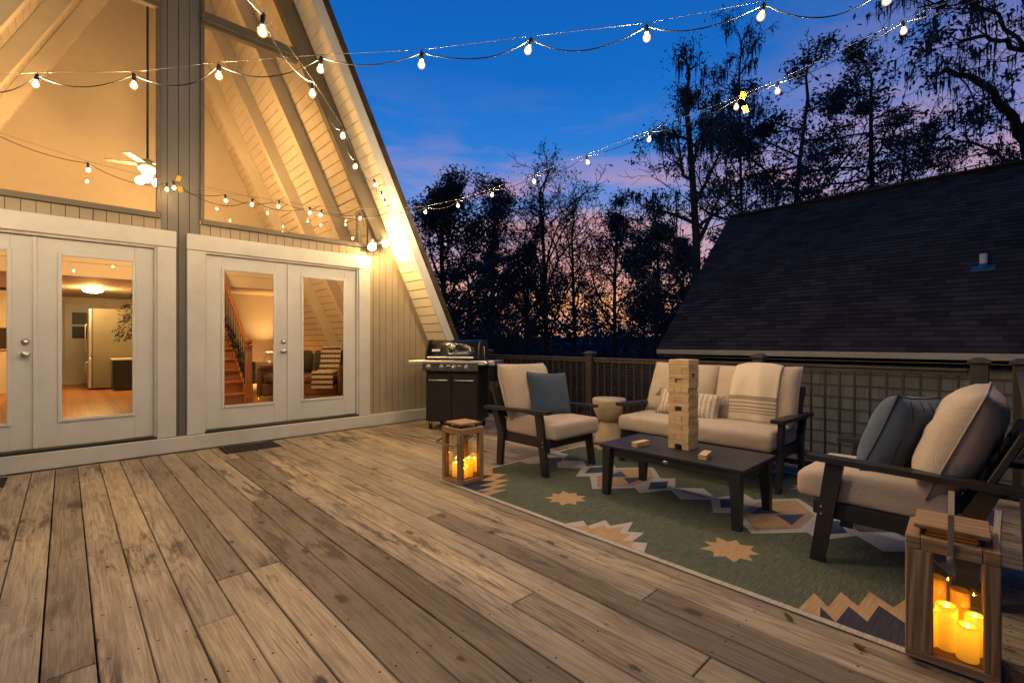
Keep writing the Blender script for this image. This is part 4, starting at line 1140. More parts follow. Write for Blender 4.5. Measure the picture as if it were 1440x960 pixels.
# ------------------------------------------------------------------ hourglass side table
m = MB(); m.lathe([(.001, .0), (.172, .0), (.178, .006), (.170, .05), (.145, .15), (.116, .232), (.110, .25), (.114, .260), (.124, .264), (.150, .31), (.182, .38), (.198, .44), (.204, .50), (.202, .525), (.195, .534), (.001, .537)], 48)
stl = tag(m.build('side_table', M['stool']), 'beige hourglass shaped stone side table between chair and sofa', 'side table'); stl.location = (4.83, 3.37, .012)

# ------------------------------------------------------------------ lanterns
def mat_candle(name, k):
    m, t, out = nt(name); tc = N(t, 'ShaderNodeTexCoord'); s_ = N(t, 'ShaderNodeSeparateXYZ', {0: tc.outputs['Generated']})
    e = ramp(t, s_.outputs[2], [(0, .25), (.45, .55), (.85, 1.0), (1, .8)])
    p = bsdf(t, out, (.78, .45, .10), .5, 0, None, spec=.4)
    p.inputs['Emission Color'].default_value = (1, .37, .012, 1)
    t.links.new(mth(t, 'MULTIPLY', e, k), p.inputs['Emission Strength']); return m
M['wax'] = mat_candle('amber_lit_wax', 1.95); M['wax_reflection'] = mat_candle('amber_reflection_wax', .12); M['added_flame'] = mat_emit('added_candle_flame', (1.0, .42, .06), 200)
def lantern(label, loc, rz, seed, p=.046, wide=0):
    L = thing('lantern', label, 'lantern', loc, rz, 'wooden lanterns on the deck')
    w = .132; H = .425; rs = random.Random(seed)
    m = MB(); m.rnd = rs.random(); m.box(-w, w, -w, w, .001, .034, .003); m.build('base', M['lwoodh'], L)
    for sx_ in (-1, 1):
        for sy_ in (-1, 1):
            m = MB(); m.rnd = rs.random(); xa, xb = sorted((sx_*w, sx_*(w-p))); ya, yb = sorted((sy_*w, sy_*(w-p)))
            ya = ya-wide if (sx_ < 0 and sy_ > 0) else ya; m.box(xa, xb, ya, yb, .0345, H, .003); m.build('corner_post', M['lwood'], L)
    m = MB()
    for k, (a, b, c_, d) in enumerate(((-w, w, -w, -w+p), (-w, w, w-p, w), (-w, -w+p, -w+p+.001, w-p-.001), (w-p, w, -w+p+.001, w-p-.001))):
        m.rnd = rs.random(); m.box(a, b, c_, d, H+.0005, H+.05, .003)
    m.build('top_frame', M['lwoodh'], L)
    m = MB(); m.rnd = rs.random(); m.box(-.108, .108, -.108, .108, H+.078, H+.096, .003); m.build('vented_cap', M['lwoodh'], L)
    for sx_ in (-1, 1):
        for sy_ in (-1, 1):
            m = MB(); m.lathe([(.010, H+.051), (.010, H+.0775)], 10, T(sx_*.082, sy_*.082, 0)); m.build('cap_spacer', M['dmetal'], L)
    for k in range(4):
        m = MB(); m.add([(-w+p, -w+.022, .035), (w-p, -w+.022, .035), (w-p, -w+.022, H), (-w+p, -w+.022, H)], [(0, 1, 2, 3)], False, RZ(90*k)); m.build('glass_pane', M['lglass'], L)
    return L
def handle(L, kind):
    m = MB(); H = .45
    if kind == 'up':       # strap handle standing folded up over the cap
        for s in (-1, 1): m.hexa([(-.135, s*.012-.011+.0, H), (-.129, s*.012-.011, H), (-.129, s*.012+.011, H), (-.135, s*.012+.011, H)]*1 + [(-.135, s*.012-.011, H+.001), (-.129, s*.012-.011, H+.001), (-.129, s*.012+.011, H+.001), (-.135, s*.012+.011, H+.001)])
        m = MB()
        m.box(-.140, -.135, -.009, .009, .405, .585, .001)
        m.hexa([(-.141, -.009, .578), (-.134, -.009, .578), (-.134, .009, .578), (-.141, .009, .578), (-.02, -.009, .645), (-.012, -.009, .641), (-.012, .009, .641), (-.02, .009, .645)])
        m.hexa([(-.021, -.0085, .645), (-.012, -.0085, .645), (-.012, .0085, .645), (-.021, .0085, .645), (.134, -.0085, .585), (.140, -.0085, .582), (.140, .0085, .582), (.134, .0085, .585)])
        m.box(.135, .140, -.009, .009, .405, .583, .001)
        m.lathe([(.013, 0), (.013, .006), (.006, .010)], 12, T(-.140, 0, .418) @ RY(-90)); m.lathe([(.013, 0), (.013, .006), (.006, .010)], 12, T(.140, 0, .418) @ RY(90))
    else:                  # strap handle hanging down one side
        for y in (-.131, .129):
            m.box(-.012+.0, .012, y, y+.004, .28, .425, .001, T(0, 0, 0))
        m.box(-.012, .012, -.131, .133, .272, .279, .001, T(-.0, 0, 0)) if False else None
        m = MB()
        for y in (-.139, .135):
            m.hexa([(-.195, y, .335), (-.195, y, .355), (-.195, y+.004, .355), (-.195, y+.004, .335), (.01, y, .405), (.01, y, .43), (.01, y+.004, .43), (.01, y+.004, .405)])
        m.box(-.199, -.1955, -.132, .132, .335, .355, .001)
    m.build('strap_handle', M['wire'], L)
def candle(loc, r, h, label, lit=True):
    root = MB(); root.lathe([(.001, .0), (r*.98, .0), (r, .004), (r, h-.006), (r*.9, h), (r*.7, h-.002), (r*.35, h-.014), (.001, h-.016)], 28)
    o = root.build('pillar_candle', M['wax'] if lit else M['wax_reflection']); o.location = loc; tag(o, label, 'candle', 'amber candles in the lanterns')
    if not lit: return
    f = MB(); f.lathe([(.001, h-.013), (.004, h-.009), (.0042, h-.005), (.002, h+.001), (.0005, h+.005)], 10); f.build('added_flame', M['added_flame'], o)  # small flame added as a source to light the lantern
    w_ = MB(); w_.tube([(0, 0, h-.017), (0, 0, h-.006)], .0012, 5); w_.build('wick', M['dmetal'], o)
LA = lantern('weathered wooden lantern with amber candles on the rug corner before the grill', (2.572, 3.352, .0095), 0, 1); handle(LA, 'down')
LB = lantern('weathered wooden lantern with amber candles at the right foreground beside the chair', (2.535, .158, .0095), 3, 2, .046, .036); handle(LB, 'up')
def inl(c_, a, x, y):
    a = R(a); return (c_[0]+x*math.cos(a)-y*math.sin(a), c_[1]+x*math.sin(a)+y*math.cos(a), .0095+.0345)
la, lb_ = (2.572, 3.352), (2.535, .158)
for x, y, r, h, s in ((-.045, .04, .035, .125, 'short amber candle at the left in the far lantern'), (.035, -.04, .036, .165, 'tall amber candle at the right in the far lantern'), (.05, .05, .029, .125, 'amber candle at the back of the far lantern'), (-.03, -.052, .027, .085, 'lowest amber candle at the front of the far lantern')):
    candle(inl(la, 0, x, y), r, h, s)
for x, y, r, h, s in ((-.066, -.045, .033, .13, 'amber candle standing against the front glass of the near lantern'), (-.03, .014, .034, .17, 'tall amber candle in the middle of the near lantern'), (-.045, .068, .027, .14, 'amber candle half hidden by the left post of the near lantern'), (.005, -.066, .031, .145, 'amber candle at the right side of the near lantern'), (.062, .045, .030, .235, 'tallest unlit stand-in for a candle reflection at the back of the near lantern'), (.068, -.025, .030, .205, 'second tallest unlit stand-in for a candle reflection at the back of the near lantern')):
    candle(inl(lb_, 3, x, y), r, h, s, 'unlit' not in s)  # the unlit pair stands in for candle reflections in the back glass

# ------------------------------------------------------------------ gas grill
ang = math.degrees(math.atan2(-.908, .42))         # width direction, from the grill's left to its right
ang = -56
gr = thing('gas_grill', 'black gas grill with steel shelves standing by the house corner', 'grill', (4.123, 5.50, 0), ang)
# local: x left to right as seen from the front, front faces local -y
hwid, dep = .385, .27
m = MB(); m.box(-hwid, hwid, -dep+.02, dep, .115, .80, .008); m.build('cabinet', M['cabblack'], gr)
for s in (-1, 1):
    m = MB(); a, b = sorted((s*.004, s*(hwid-.012))); m.box(a, b, -dep, -dep+.0185, .13, .775, .006); d = m.build('cabinet_door', M['cabblack'], gr)
    h_ = MB(); c_ = (a+b)/2; h_.tube([(c_-.13, -dep, .70), (c_-.13, -dep-.03, .70), (c_+.13, -dep-.03, .70), (c_+.13, -dep, .70)], .0085, 8); h_.build('handle', M['steel'], d)
m = MB(); m.box(-hwid-.005, hwid+.005, -dep+.01, dep, .802, .955, .008); m.build('firebox', M['cabblack'], gr)
m = MB(); m.hexa([(-hwid-.03, -dep-.045, .832), (hwid+.012, -dep-.045, .832), (hwid+.012, -dep+.008, .832), (-hwid-.03, -dep+.008, .832), (-hwid-.03, -dep-.025, .935), (hwid+.012, -dep-.025, .935), (hwid+.012, -dep+.008, .935), (-hwid-.03, -dep+.008, .935)]); pn = m.build('control_panel', M['cabblack'], gr)
for x in (-.32, -.13, .055, .24):
    m = MB(); mx = T(x, -dep-.036, .885) @ RX(78)
    m.lathe([(.036, -.002), (.036, .006), (.027, .012), (.027, .016)], 22, mx); k_ = m.build('knob', M['steel'], pn)
    m = MB(); m.lathe([(.025, .0165), (.021, .042), (.018, .045), (.001, .045)], 18, mx); m.build('knob_grip', M['metal'], k_)
m = MB()
for x in (-.03, .13): m.box(x-.03, x+.03, -dep-.0415, -dep-.035, .895, .915, .001, )
m.build('label_plate', M['steel'], pn)
m = MB(); m.box(-hwid-.245, -hwid-.032, -dep-.03, dep-.06, .915, .972, .006); m.build('side_shelf', M['steel'], gr)
m = MB(); m.box(hwid+.014, hwid+.25, -dep-.03, dep-.06, .915, .972, .006); sh = m.build('side_shelf', M['steel'], gr)
m = MB(); m.box(-hwid-.031, hwid+.0135, -dep-.03, -dep+.02, .9375, .976, .005); m.build('front_trim', M['steel'], gr)
m = MB(); mx = T(hwid+.14, -dep-.031, .945) @ RX(90); m.lathe([(.03, 0), (.03, .006), (.022, .012), (.02, .038), (.001, .04)], 18, mx); m.build('burner_knob', M['metal'], sh)
# barrel lid with rounded front
prof = []
for k in range(13):
    a = math.pi*k/12*.86 + .0
    prof.append((-dep+.03 + (2*dep-.06)*.5 - math.cos(a)*(dep-.03), .985 + .285*(math.sin(a)**.72)))
prof = [(-dep+.03, .9775), (-dep+.032, 1.03), (-dep+.05, 1.11), (-dep+.078, 1.18), (-dep+.105, 1.218), (-dep+.145, 1.245), (-dep+.20, 1.258), (0, 1.262), (dep-.12, 1.248), (dep-.07, 1.21), (dep-.035, 1.13), (dep-.02, .9775)]
m = MB(); m.prism(prof, -hwid+.012, hwid-.012, 'x', smooth=True); lid = m.build('lid', M['steelblack'], gr)
for s in (-1, 1):
    m = MB(); pr = [(y*1.0+ (0.0), z) for y, z in prof]; cx_ = 0
    big = [((y)*1.03, .9775+(z-.9775)*1.022) for y, z in prof]; a, b = sorted((s*(hwid-.0115), s*(hwid+.012)))
    m.prism(big, a, b, 'x', smooth=True); m.build('end_cap', M['dmetal'], lid)
m = MB(); m.box(-hwid+.05, hwid-.05, -dep-.045, -dep-.028, 1.005, 1.03, .005)
for s in (-1, 1): m.box(s*.24-.012, s*.24+.012, -dep-.028, -dep+.036, 1.008, 1.026, .002)
m.build('lid_handle', M['steel'], lid)
m = MB(); mx = T(.0, -dep+.062, 1.165) @ RX(72); m.lathe([(.04, -.01), (.04, .012), (.033, .016), (.001, .0165)], 24, mx); tg = m.build('thermometer', M['steel'], lid)
m = MB(); m.lathe([(.030, .0168), (.001, .0172)], 20, mx); m.build('dial', M['white'], tg)
m = MB(); m.box(-.30, -.18, -.003, .003, -.016, .016, .001, T(0, -dep+.046, 1.115) @ RX(-20)); m.build('badge_plate', M['steel'], lid)
m = MB(); m.tube([(hwid+.02, .02, 1.0), (hwid+.02, .0, 1.06), (hwid+.02, -.03, 1.17)], .006, 6); m.build('spatula_hook', M['steel'], gr)
for x, y in ((-hwid+.06, -dep+.05), (hwid-.05, -dep+.05), (-hwid+.06, dep-.05), (hwid-.05, dep-.05)):
    m = MB(); m.lathe([(.012, -.014), (.037, -.014), (.04, -.008), (.04, .008), (.037, .014), (.012, .014)], 18, T(x, y, .040) @ RY(90)); w_ = m.build('wheel', M['rubber'], gr)
    m = MB(); m.box(x-.02, x-.016, y-.016, y+.016, .04, .1145); m.box(x+.016, x+.02, y-.016, y+.016, .04, .1145); m.build('caster_fork', M['dmetal'], w_)

# ------------------------------------------------------------------ door mats, debris
def doormat(label, x0, x1, y0, y1):
    m = MB(); m.box(x0, x1, y0, y1, .001, .008, .002)
    nx, ny = int((x1-x0)/.045), int((y1-y0)/.045)
    for i in range(nx):
        for j in range(ny):
            cx_, cy_ = x0+(i+.5)*(x1-x0)/nx, y0+(j+.5)*(y1-y0)/ny; a = 45 if (i+j) % 2 else 0
            m.box(-.017, .017, -.005, .005, .008, .0135, .001, T(cx_, cy_, 0) @ RZ(a)); m.box(-.005, .005, -.017, .017, .0082, .013, .001, T(cx_, cy_, 0) @ RZ(a))
    tag(m.build('door_mat', M['mat']), label, 'door mat')
doormat('black rubber door mat lying before the right french doors', 1.28, 1.86, 5.93, 6.30)
doormat('black rubber door mat lying before the left french doors, cut by the photo edge', -1.0, -.38, 5.90, 6.27)
M['dry'] = mat_leaf('dry_leaf', (.12, .06, .025), (.20, .11, .05))
rl_ = random.Random(12)
for k, (x, y, lb) in enumerate(((2.33, .42, 'curled dry leaf on the boards by the rug edge near the front lantern'), (2.35, .68, 'small dry leaf on the boards beside the zigzag rug corner'), (2.0, 2.3, 'dry leaf lying alone on the middle of the deck'), (.62, 6.33, 'dry leaf against the baseboard left of the door mat'), (.35, 6.34, 'dry leaf against the baseboard under the left doors'))):
    m = MB(); m.rnd = rl_.random()
    L = [(-.03, 0, .004), (-.012, .012, .010), (.012, .011, .008), (.032, 0, .012), (.012, -.011, .012), (-.012, -.012, .006), (0, 0, .003)]
    m.add(L, [(0, 1, 6), (1, 2, 6), (2, 3, 6), (3, 4, 6), (4, 5, 6), (5, 0, 6)], True); m.tube([(.03, 0, .012), (.045, .004, .004)], .0012, 4)
    o = tag(m.build('dry_leaf', M['dry']), lb, 'leaf'); o.location = (x, y, .001); o.rotation_euler = (0, 0, rl_.uniform(0, 6))
# ------------------------------------------------------------------ the neighbour's house
nh = thing('neighbour_house', 'neighbouring house with a big dark shingle roof and grey shake wall beyond the railing', 'house', (0, 0, 0))
EX, EZ, RXx, RZz, GY, GE = 9.5, 1.075, 13.4, 4.69, 5.36, -16.0
rs_ = (RZz-EZ)/(RXx-EX); L_ = math.hypot(RXx-EX, RZz-EZ); th_ = math.degrees(math.atan2(RZz-EZ, RXx-EX))
# roof slopes built flat and tilted, so that the shingle pattern follows the slope
M['shingle_n'] = mat_shingle('charcoal_asphalt_shingle', (.030, .026, .026), (.090, .075, .074), .118, .28, 'Y', 'X')
def slope_courses(name, length, sgn):
    m = MB(); k = 0; u = 0.0; h_ = .118
    while u < length:
        m.rnd = rng.random(); jit = 0
        m.hexa([(u, GE, -.004), (min(u+h_+.02, length+.01), GE, -.004), (min(u+h_+.02, length+.01), GY, -.004), (u, GY, -.004), (u, GE, .012), (min(u+h_+.02, length+.01), GE, .001), (min(u+h_+.02, length+.01), GY, .001), (u, GY, .012)])
        u += h_
    m.box(.03, length, GE, GY-.02, -.14, -.006)
    return m
m = slope_courses('roof', L_, 1); o = m.build('roof', M['shingle_n'], nh); o.location = (EX, 0, EZ); o.rotation_euler = (0, R(-th_), 0)
m = MB(); m.prism([(RXx-.02, RZz-.01), (17.3, EZ), (17.2, EZ-.1), (RXx-.02, RZz-.16)], GE, GY-.02, 'y'); o = m.build('roof', M['shingle_n'], nh)
m = MB(); m.box(RXx-.13, RXx+.13, GE, GY+.01, RZz-.02, RZz+.035, .03); m.build('ridge_cap', M['shingle_n'], nh)
m = MB(); m.box(EX-.035, EX-.001, GE, GY-.005, EZ-.105, EZ-.005, .004); m.build('eave_fascia', mat_paint('dim_eave_paint', (.36, .34, .31), .5), nh)
m = MB(); m.box(EX, EX+.45, GE, GY-.04, EZ-.165, EZ-.152); m.build('eave_soffit', M['rake'], nh)
sw = MB(); rw = random.Random(8); WX = EX+.42; z = EZ-.17; row = 0
while z > GZ-.1:
    if z > -1.6:
        y = GY-.35
        while y > -7.5:
            w = rw.uniform(.11, .27); dz = rw.uniform(-.012, .012); t0 = rw.uniform(.018, .028); sw.rnd = rw.random()
            sw.hexa([(WX-t0, y-w+.004, z-.215+dz), (WX-.001, y-w+.004, z-.215+dz), (WX-.001, y-.001, z-.215+dz), (WX-t0, y-.001, z-.215+dz), (WX-.010, y-w+.004, z+.01), (WX-.001, y-w+.004, z+.01), (WX-.001, y-.001, z+.01), (WX-.010, y-.001, z+.01)])
            y -= w
    z -= .208
def mat_shake():
    m, t, out = nt('grey_cedar_shake'); r_ = attr(t)
    off_ = N(t, 'ShaderNodeCombineXYZ', {1: mth(t, 'MULTIPLY', r_, 50.0)}).outputs[0]
    g_ = noise_(t, coords(t, (10, 45, 2), off_), 1, 5, .65)
    c_ = mixc(t, g_, mixc(t, r_, (.09, .095, .10), (.21, .215, .22)), (.24, .24, .235))
    zc = mth(t, 'FRACT', mth(t, 'DIVIDE', mth(t, 'SUBTRACT', N(t, 'ShaderNodeSeparateXYZ', {0: N(t, 'ShaderNodeTexCoord').outputs['Object']}).outputs[2], EZ-.17-.215), .208)); c_ = mixc(t, ramp(t, zc, [(.0, 0), (.72, 0), (.97, .75)]), c_, (.02, .019, .018)); bsdf(t, out, c_, .85, 0, g_, .5, .006); return m  # shadow under each shake butt painted as a dark band per course
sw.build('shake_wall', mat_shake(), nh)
m = MB(); m.box(WX, 17.0, GE+.3, GY-.34, GZ-.3, EZ-.17); m.prism([(WX, EZ-.17), (17.0, EZ-.17), (RXx, RZz-.25)], GE+.35, GY-.36, 'y'); m.build('gable_wall', M['rake'], nh)
wf = MB(); y0, y1 = 3.45, 4.2
for (a, b, c_, d) in ((y0, y1, .02, .09), (y0, y1, .70, .80), (y0, y0+.07, .09, .70), (y1-.07, y1, .09, .70)): wf.box(WX-.045, WX-.0285, a, b, c_, d, .002)
w_ = wf.build('window', M['white'], nh)
m = MB(); m.box(WX-.032, WX-.0285, y0+.07, y1-.07, .09, .70); m.build('pane', M['steelblack'], w_)
vp = MB(); tpx = 8.59/9.0
d_ = (.6877+.726, .726-.6877); tt = (EZ-1.24 + rs_*(-EX))/(.1546 - rs_*d_[0])
px, py, pz = d_[0]*tt, d_[1]*tt, 1.24+.1546*tt
vp.tube([(px, py, pz-.15), (px, py, pz+.24)], .05, 18); v_ = vp.build('vent_pipe', M['white'], nh)
m = MB(); m.lathe([(.10, -.02), (.09, .02), (.06, .06), (.053, .08)], 20, T(px, py, pz+.0), cap=False); fl_ = m.build('vent_flashing', mat_paint('bluish_metal_flashing', (.05, .16, .26), .35, .05, 4, .02, metal=.6), v_)
m = MB(); m.box(-.08, .05, -.14, .14, .013, .022, .003, T(px-.02, py, pz) @ RY(-th_)); m.build('flashing_plate', mat_paint('blue_flashing_plate', (.05, .17, .28), .4, .05, 4, .02, metal=.5), v_)

# dark slatted fence beyond the railing
fc = thing('slat_fence', 'dark horizontal slat fence behind the railing on the left', 'fence', (7.0, 0, 0))
m = MB(); z = -1.6
while z < .86: m.box(-.012, .012, 3.9, 11.0, z, z+.038, .002); z += .052
M['fence'] = mat_paint('dark_stained_slats', (.028, .023, .024), .6, .25, 3, .2); m.build('slat_panel', M['fence'], fc)
for y in (3.9, 5.7, 7.5, 9.3, 11.0):
    m = MB(); m.box(.013, .10, y-.045, y+.045, GZ, .90, .004); m.build('post', M['fence'], fc)
m = MB(); m.box(-.03, .03, 3.85, 11.05, .875, .90, .003); m.build('cap_rail', M['fence'], fc)

# ------------------------------------------------------------------ trees
def at(px, d): r_ = (px-720)/663*d; return (.6877*d+.726*r_, .726*d-.6877*r_)
M['bark'] = mat_paint('dark_bark', (.055, .052, .052), .95, .3, 3, 1.0, fine=14)
M['leafd'] = mat_leaf('dark_evergreen_leaves', (.034, .060, .076), (.10, .145, .17))
M['leafb'] = mat_leaf('blue_green_leaves', (.05, .092, .125), (.12, .18, .235))
M['moss'] = mat_leaf('grey_hanging_moss', (.06, .08, .095), (.12, .145, .16))
def leafq(mb, p, sz, rg, droop=0):
    d = Vector((rg.gauss(0, 1), rg.gauss(0, 1), rg.gauss(0, .8)-droop)).normalized(); u = d.orthogonal().normalized(); w = d.cross(u)
    a = rg.uniform(0, 6.28); u2 = u*math.cos(a)+w*math.sin(a)
    l = sz*rg.uniform(.6, 1.4); mb.rnd = rg.random()
    mb.add([p-d*l, p+u2*l*.42, p+d*l, p-u2*l*.42], [(0, 1, 2, 3)], False)
def moss(ms, p, ln, w, rg):
    # a ragged bunch of thin hanging strands
    for q in range(5):
        x, y = p.x+rg.gauss(0, w*.8), p.y+rg.gauss(0, w*.8); l2 = ln*rg.uniform(.35, 1); a2 = rg.uniform(0, 3.14); n = 4
        L = []; ms.rnd = rg.random(); ww = w*rg.uniform(.25, .5)
        for k in range(n+1):
            f = k/n; wk = ww*(1-f*.8)*rg.uniform(.5, 1.4); ox, oy = rg.gauss(0, w*.18), rg.gauss(0, w*.18)
            L += [(x+ox-math.cos(a2)*wk, y+oy-math.sin(a2)*wk, p.z-l2*f), (x+ox+math.cos(a2)*wk, y+oy+math.sin(a2)*wk, p.z-l2*f)]
        ms.add(L, [(2*k, 2*k+1, 2*k+3, 2*k+2) for k in range(n)], False)
def tree(name, label, px, d, ytop, seed, kind='leafy', trunk=.16, spread=.34, bare=.35, density=1.0, leaf=.13, mossn=0, lean=(0, 0), leafmat='leafd', shape=None):
    rg = random.Random(seed); bx, by = at(px, d); H = 1.24 + (480-ytop)/663*d - GZ
    root = thing(name, label, 'tree', (bx, by, GZ), 0, 'trees behind the deck')
    tk = MB(); lf = MB(); ms = MB(); tips = []; mids = []
    def grow(p, dr, r, L, dep):
        n = 5 if dep < 2 else (4 if dep == 2 else 3); pts = [p]; rr = [r]; q = p.copy(); dd = dr.copy()
        wob = (.10, .22, .30, .34)[min(dep, 3)]
        for i in range(n):
            up = {0: .10, 1: .10, 2: .06}.get(dep, .0)
            if kind == 'pine' and dep >= 1: up = .03
            dd = (dd + Vector((rg.gauss(0, wob), rg.gauss(0, wob), rg.gauss(0, wob*.7)+up))).normalized()
            if dep == 0: dd = (dd*.7 + Vector((lean[0], lean[1], 1)).normalized()*.5).normalized()
            q = q + dd*(L/n); pts.append(q.copy()); rr.append(max(.013, r*(1-(.62 if dep == 0 else .78)*(i+1)/n)))
        tk.tube(pts, rr, (8, 6, 4, 3)[min(dep, 3)], cap=False)
        if dep >= 3:
            tips.append((q.copy(), dd.copy())); mids.append(pts[len(pts)//2].copy()); return
        nk = {0: (14 if kind != 'bare' else 13), 1: 8 if kind != 'bare' else 10, 2: (6 if kind != 'bare' else 7)}[dep]
        for k in range(nk):
            f0 = bare if dep == 0 else .22
            u = f0 + (1-f0)*(k+rg.uniform(.1, .9))/nk
            i = min(int(u*n), n-1); fr_ = u*n-i; c_ = pts[i].lerp(pts[i+1], fr_); base = (pts[i+1]-pts[i]).normalized()
            a = rg.uniform(0, 6.28) if dep else k*2.4+rg.uniform(-.5, .5)
            o1 = base.orthogonal().normalized(); o2 = base.cross(o1); out = o1*math.cos(a)+o2*math.sin(a)
            ang = {'pine': .05 if dep == 0 else .75, 'bare': .95, 'leafy': .62}.get(kind, .6)
            if dep == 0 and kind == 'leafy': ang = .35+.6*u
            if dep == 0 and kind == 'bare': ang = 1.5
            nd = (out*rg.uniform(.75, 1.15) + base*ang*rg.uniform(.7, 1.3)).normalized()
            if dep == 0:
                s_ = spread*H*(1.15-.75*((u-bare)/(1-bare))**1.3)*rg.uniform(.7, 1.15)
                if shape: s_ *= shape(u)
            else: s_ = L*rg.uniform(.34, .58)*(1.1-.5*u)
            rad = max(.014, (rr[i]*.55 if dep == 0 else rr[i]*.6))
            grow(c_, nd, min(rad, r*.5), s_, dep+1)
        if dep > 0: tips.append((q.copy(), dd.copy()))
        else: grow(q, dd, rr[-1], H*.14, 1)
    Lt = H*.90
    grow(Vector((0, 0, -.1)), Vector((lean[0], lean[1], 1)).normalized(), trunk, Lt, 0)
    if kind != 'bare':
        pts = [t_[0] for t_ in tips] + mids
        rg.shuffle(pts)
        for p in pts:
            if rg.random() > density: continue
            c_ = noise.noise(p*.45+Vector((seed, 0, 0)))
            if c_ < -.12: continue
            nn = int((.72 if density < .56 else 1)*rg.uniform(7, 19)*(1+.9*c_)*(1.7 if kind == 'pine' else 1.15)); rad = .25 if kind == 'leafy' else .22
            for _ in range(nn):
                o = Vector((rg.gauss(0, rad), rg.gauss(0, rad), rg.gauss(0, rad*.6)))
                leafq(lf, p+o, leaf*.62, rg)
    else:
        for p, dd in tips:
            for _ in range(2): leafq(lf, p+Vector((rg.gauss(0, .15), rg.gauss(0, .15), rg.gauss(0, .15))), leaf*.6, rg, 1.2) if rg.random() < density else None
    for _ in range(mossn):
        p = rg.choice(tips)[0] if rg.random() < .5 else rg.choice(mids)
        ln = rg.uniform(.25, .9)*(d/18); w = rg.uniform(.035, .10)*(d/18); a = rg.uniform(0, 6.28)
        moss(ms, p, ln, w, rg)
    tk.build('trunk', M['bark'], root, recalc=False)
    if lf.f: lf.build('crown', M[leafmat], root, recalc=False)
    if ms.f: ms.build('hanging_moss', M['moss'], root, recalc=False)['kind'] = 'stuff'
    return root
oval = lambda u: .55 + .9*math.sin(math.pi*min(1, max(0, u)))**.8
tree('oak_tree', 'dense dark evergreen tree rising just behind the sloping roof edge and grill', 618, 21, 262, 41, trunk=.2, spread=.36, bare=.10, leaf=.14, shape=oval, density=.62)
tree('oak_tree', 'dense bushy evergreen tree between the grill and the tall bare tree', 688, 24, 250, 42, trunk=.2, spread=.34, bare=.16, leaf=.14, shape=oval, density=.55)
tree('oak_tree', 'dark low evergreen tree behind the blue pillow chair', 735, 30, 330, 43, trunk=.16, spread=.34, bare=.22, leaf=.15, shape=oval, density=.55)
tree('bare_tree', 'tall bare twiggy tree standing against the pink sky left of center', 775, 25, 232, 44, 'bare', trunk=.17, spread=.42, bare=.20, density=.35, leaf=.12)
tree('bare_tree', 'second bare tree with slanting limbs right of the twiggy one', 812, 27, 285, 45, 'bare', trunk=.14, spread=.40, bare=.28, density=.6, leaf=.12)
tree('oak_tree', 'blue green tree with an open crown before the orange glow', 862, 27, 285, 46, trunk=.15, spread=.24, bare=.40, density=.5, leaf=.13, leafmat='leafb', shape=oval)
tree('oak_tree', 'leafy tree beside the left end of the neighbouring roof', 925, 23, 292, 47, trunk=.15, spread=.26, bare=.24, density=.62, leaf=.13, leafmat='leafb', shape=oval)
tree('oak_tree', 'tall narrow tree hung with moss right beside the neighbouring roof', 985, 17.5, 72, 48, trunk=.23, spread=.20, bare=.36, density=.42, leaf=.09, mossn=260, leafmat='leafb', lean=(.02, .01))
tree('pine_tree', 'tall pine with clustered dark needles standing behind the neighbouring roof', 1113, 23, 62, 49, 'pine', trunk=.20, spread=.31, bare=.46, density=.9, leaf=.15, shape=oval)
tree('pine_tree', 'broad dark pine behind the ridge of the neighbouring roof', 1210, 27, 85, 50, 'pine', trunk=.22, spread=.27, bare=.36, density=.8, leaf=.15, shape=oval)
tree('oak_tree', 'shorter blue green tree showing just over the neighbouring ridge', 1265, 22, 175, 51, trunk=.15, spread=.22, bare=.42, density=.42, leaf=.12, leafmat='leafb')
tree('bare_tree', 'thin bare tree reaching behind the upper lights between the pines', 1050, 28, 40, 52, 'bare', trunk=.15, spread=.22, bare=.45, density=.8, leaf=.14, mossn=160)
tree('oak_tree', 'slim tree with small leaves behind the open crowned one', 905, 34, 330, 53, trunk=.14, spread=.22, bare=.4, density=.45, leaf=.17)
tree('bare_tree', 'faint slender bare tree in the gap left of the orange glow', 742, 36, 300, 54, 'bare', trunk=.14, spread=.24, bare=.35, density=.5, leaf=.15)
tree('oak_tree', 'dark tree filling the gap behind the grill lid', 660, 33, 335, 55, trunk=.16, spread=.34, bare=.12, density=.9, leaf=.2, shape=oval)
tree('oak_tree', 'low dark tree just left of the neighbouring eave', 955, 30, 345, 56, trunk=.15, spread=.28, bare=.18, density=.8, leaf=.17, leafmat='leafb')
